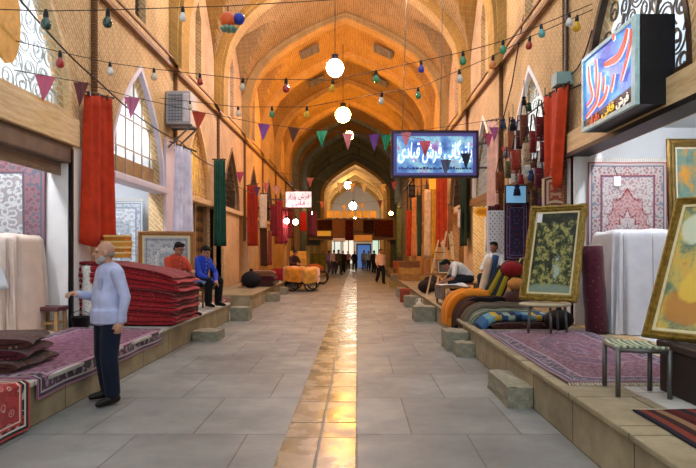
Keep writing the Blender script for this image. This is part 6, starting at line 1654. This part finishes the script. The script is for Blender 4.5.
for i, (xa, xb, h, l, cc) in enumerate(((-2.98, -2.1, .98, 'orange-yellow shaggy blanket heaped on the hand cart, bigger one', '#d08420'), (-2.2, -1.55, .95, 'paler amber blanket over the handle end of the hand cart', '#dca040'))):
    m = MB(); rr = random.Random(i); pf = [rr.uniform(0, 6) for _ in range(4)]
    def bl(u, v):
        a = u * 2 * PI; ca, sa = math.cos(a), math.sin(a); ex = math.copysign(abs(ca) ** .45, ca) if abs(ca) > 1e-6 else 0; ey = math.copysign(abs(sa) ** .45, sa) if abs(sa) > 1e-6 else 0
        c_ = V(((xa + xb) / 2, 24.6, 0)); sx_, sy_ = (xb - xa) / 2, .86
        r = min(1, v / .45); z = h - .06 * r * r - max(0, v - .45) * .95 + .035 * math.sin(a * 5 + pf[0]) * r + .03 * math.sin(v * 11 + pf[1])
        return V((c_.x + sx_ * ex * r * (1 + .06 * max(0, v - .5)), c_.y + sy_ * ey * r, z))
    m.grid(bl, 40, 16); g = cloth('blanket_%d' % i, cc, .4, 40, .6); tag(m.build('blanket', g, T=V(((xa + xb) / 2, 24.6, .8)), smooth=True), l, 'blanket')
for i, nm in enumerate(('lowest', 'middle', 'topmost')): folded('folded_rug', 'brown folded rug on the cart side platform, %s of three' % nm, (-3.3, 20.6, PLZ + .02 + i * .17), 1.0 - .05 * i, 1.3, .16, (BULK_BROWN, BULK_DARK, carpet_bulk('pile_tan', '#8a5a40', '#5a3a2c', '#b08a60'))[i], .05 * i, 'brown folded rugs by the cart', .05, 1)
t = thing('bundle', 'black round bundle beside the brown folded rugs on the cart side platform', 'bundle', (-3.5, 19.5, PLZ)); m = MB(); m.ball((-3.42, 19.4, PLZ + .27), (.33, .3, .27), 16); m.build('wrap', plain('black_cloth', '#141418', .8, .2), t, smooth=True); m = MB(); m.cyl((-3.42, 19.4, PLZ + .5), (-3.42, 19.4, PLZ + .62), .08, .04, 10); m.build('knot', plain('black_cloth', '#141418', .8, .2), t)
for i, nm in enumerate(('lower', 'upper')): folded('folded_rug', 'reddish folded textiles heaped behind the yellow covered cart, %s' % nm, (-3.3, 27.2, PLZ - .08 + i * .26), 1.3 - .2 * i, 1.4, .25, BULK_RED[i], .06, 'reddish heap behind the cart', .06, 1)
crate_stack(['amber crate behind the cart below the shop lamps, bottom of three', 'yellow crate behind the cart below the shop lamps, middle of three', 'gold crate behind the cart below the shop lamps, top of three'], -2.75, 28.5, PLZ - .1 + .3, .75, .7, .33, ['#8a5a24', '#b8842c', '#c89438'], 'crates below the shop lamps')
t = thing('shop_counter', 'wooden counter under the amber crates behind the cart', 'counter', (-2.75, 28.5, 0)); m = MB(); m.box2((-3.15, 28.1, PLZ - .1), (-2.35, 28.9, PLZ + .2)); m.build('counter_body', M_woodz, t); m = MB(); m.box2((-3.18, 28.07, 0), (-2.32, 28.93, PLZ - .1)); m.build('base', M_wood, t)
t = thing('barrow', 'brown barrow with a rounded load just past the hand cart', 'cart', (-1.9, 29.5, 0)); m = MB(); m.box2((-2.5, 29.2, .35), (-1.75, 30.3, .5)); m.build('bed', M_wood, t); m = MB(); m.ball((-2.1, 29.75, .72), (.45, .5, .28), 14); m.build('load', cmat('#a8561c'), t, smooth=True)
for yy in (29.3, 30.2): m = MB(); m.tube([V((-1.75 + .3 * math.cos(a * PI / 10), yy, .32 + .3 * math.sin(a * PI / 10))) for a in range(21)], .035, 8, False); m.build('wheel', M_black, t)
for i, (px, Y, hgt, cc, l) in enumerate(((318, 40, 1.5, '#6a6a34', 'olive green covered stall before the far arch'), (313, 44, 2.0, '#8a7a48', 'yellowish fenced stall beside the olive one'))):
    p = pt(px, 260, Y); t = thing('market_stall', l, 'stall', (p.x, Y, 0)); m = MB(); m.grid(lambda u, v: V((p.x - .5 + u, Y - .5 + .05 * math.sin(u * 15), hgt * v)), 20, 3); m.build('front_cloth', cmat(cc), t, solid=.02); m = MB(); m.box2((p.x - .52, Y - .5, hgt), (p.x + .52, Y + .7, hgt + .05)); m.build('top_board', M_wood, t)
    for a in (-.48, .48): l_ = MB(); l_.bar((p.x + a, Y + .65, 0), (p.x + a, Y + .65, hgt), .05); l_.build('post', M_wood, t)

# ------------------------------------------------------------------ gallery of hung rugs across the far arch
YG = 56.8; zr = pt(0, 219, YG).z
m = MB(); m.box2((-4.6, YG + .1, zr - .06), (3.7, YG + .6, zr + .06)); struct(m.build('trim_gallery_beam', M_wood))
m = MB(); m.box2((-4.6, YG + .35, zr - 2.0), (3.7, YG + .4, zr - .06)); struct(m.build('trim_gallery_panel', M_woodz))
for i, (x0, x1, yb, h, l) in enumerate([(306, 311, 236, '#8a2c34', 'crimson rug at the cart-side end of the gallery of hung rugs'), (311, 316, 236, '#6a2a50', 'purple striped rug second on the gallery of hung rugs'), (316, 332, 230, '#4a2418', 'wide dark brown rug on the gallery of hung rugs'), (332.5, 345, 237, '#b07858', 'peach rug on the gallery of hung rugs'), (345.5, 353, 240, '#5a1c18', 'dark red long rug in the middle of the gallery'),
                                     (353.5, 363, 231, '#a0785c', 'tan rug on the gallery just past the middle'), (363.5, 374, 233, '#3a1c1a', 'blackish brown rug on the gallery of hung rugs'), (374.5, 393, 236, '#5a2018', 'wide maroon rug at the sign-board end of the gallery')]):
    a, b = pt(x0, 220, YG), pt(x1, 220, YG); hung_rug(l, a, (1, 0, 0), b.x - a.x, a.z - pt(0, yb, YG).z, carpet_bulk('gallery_rug_%d' % i, h, tuple(max(0, int(h[k:k + 2], 16) / 255 * .7) for k in (1, 3, 5)), '#b89068', 8), False)
for i, (x0, x1, y0, y1, h, l) in enumerate([(317, 331, 231, 236, '#d89a28', 'yellow shop board below the wide dark brown gallery rug'), (354, 372, 235, 241, '#c87824', 'orange shop board below the tan gallery rug'), (333, 345, 238, 241, '#c89878', 'small peach shop board below the peach gallery rug')]):
    a, b = pt(x0, y1, YG - .1), pt(x1, y0, YG - .1); t = thing('shop_sign', l, 'sign', (a + b) / 2); m = MB(); m.box2((a.x, YG - .14, a.z), (b.x, YG - .06, b.z)); m.build('panel', glow('board_' + h.strip('#'), h, .5), t); m = MB(); m.box2((a.x - .06, YG - .05, a.z - .05), (b.x + .06, YG + .3, a.z)); m.build('ledge', M_wood, t)
for i in range(7):
    a = pt(330 + i * 7.2, 219, 58.0); t = thing('gilt_panel', 'golden panel in the row on the gallery rail, %s' % ['first from the cart side', 'second', 'third', 'fourth, in the middle', 'fifth', 'sixth', 'last before the sign side'][i], 'panel', a, group='golden panels on the gallery'); m = MB(); m.box2((a.x - .3, a.y, a.z + .12), (a.x + .3, a.y + .05, a.z + .8)); m.build('face', plain('tray_gold', '#e8b048', .35, .2, 4, .7), t); m = MB(); m.box2((a.x - .16, a.y - .04, a.z + .0), (a.x + .16, a.y + .1, a.z + .12)); m.build('stand', M_wood, t)
# lit shop fronts and the blue door of the farther lane
for i, (x0, x1, h) in enumerate(((328, 341, '#cfd8d0'), (343, 354, '#e8e0d0'), (372, 385, '#c0d8c8'))):
    a, b = pt(x0, 262, 79.8), pt(x1, 240, 79.8); m = MB(); m.box2((a.x, 79.7, .1), (b.x, 79.95, b.z)); struct(m.build('window_%d' % (i + 1), glow('far_window_%d' % i, h, 1.0)))
    f = MB()
    for x in (a.x, (a.x + b.x) / 2, b.x): f.bar((x, 79.68, .1), (x, 79.68, b.z), .12)
    f.bar((a.x, 79.68, b.z), (b.x, 79.68, b.z), .14); f.build('window_frame', M_wood, bpy.data.objects['window_%d' % (i + 1)])
a, b = pt(357.5, 267, 61), pt(370, 245, 61); m = MB(); m.box2((a.x, 61, 0), (b.x, 61.2, b.z)); o = struct(m.build('door_3', glow('far_door_blue_glow', '#5a86d0', .55))); m = MB()  # door panel glows by itself in place of light falling on it
for lo, hi in (((a.x - .12, 60.95, 0), (a.x, 61.22, b.z + .12)), ((b.x, 60.95, 0), (b.x + .12, 61.22, b.z + .12)), ((a.x, 60.95, b.z), (b.x, 61.22, b.z + .12))): m.box2(lo, hi)
m.build('door_frame', M_dark, o); m = MB(); m.ball((b.x - .15, 60.96, 1.0), .06, 8); m.build('door_handle', M_brass, o)
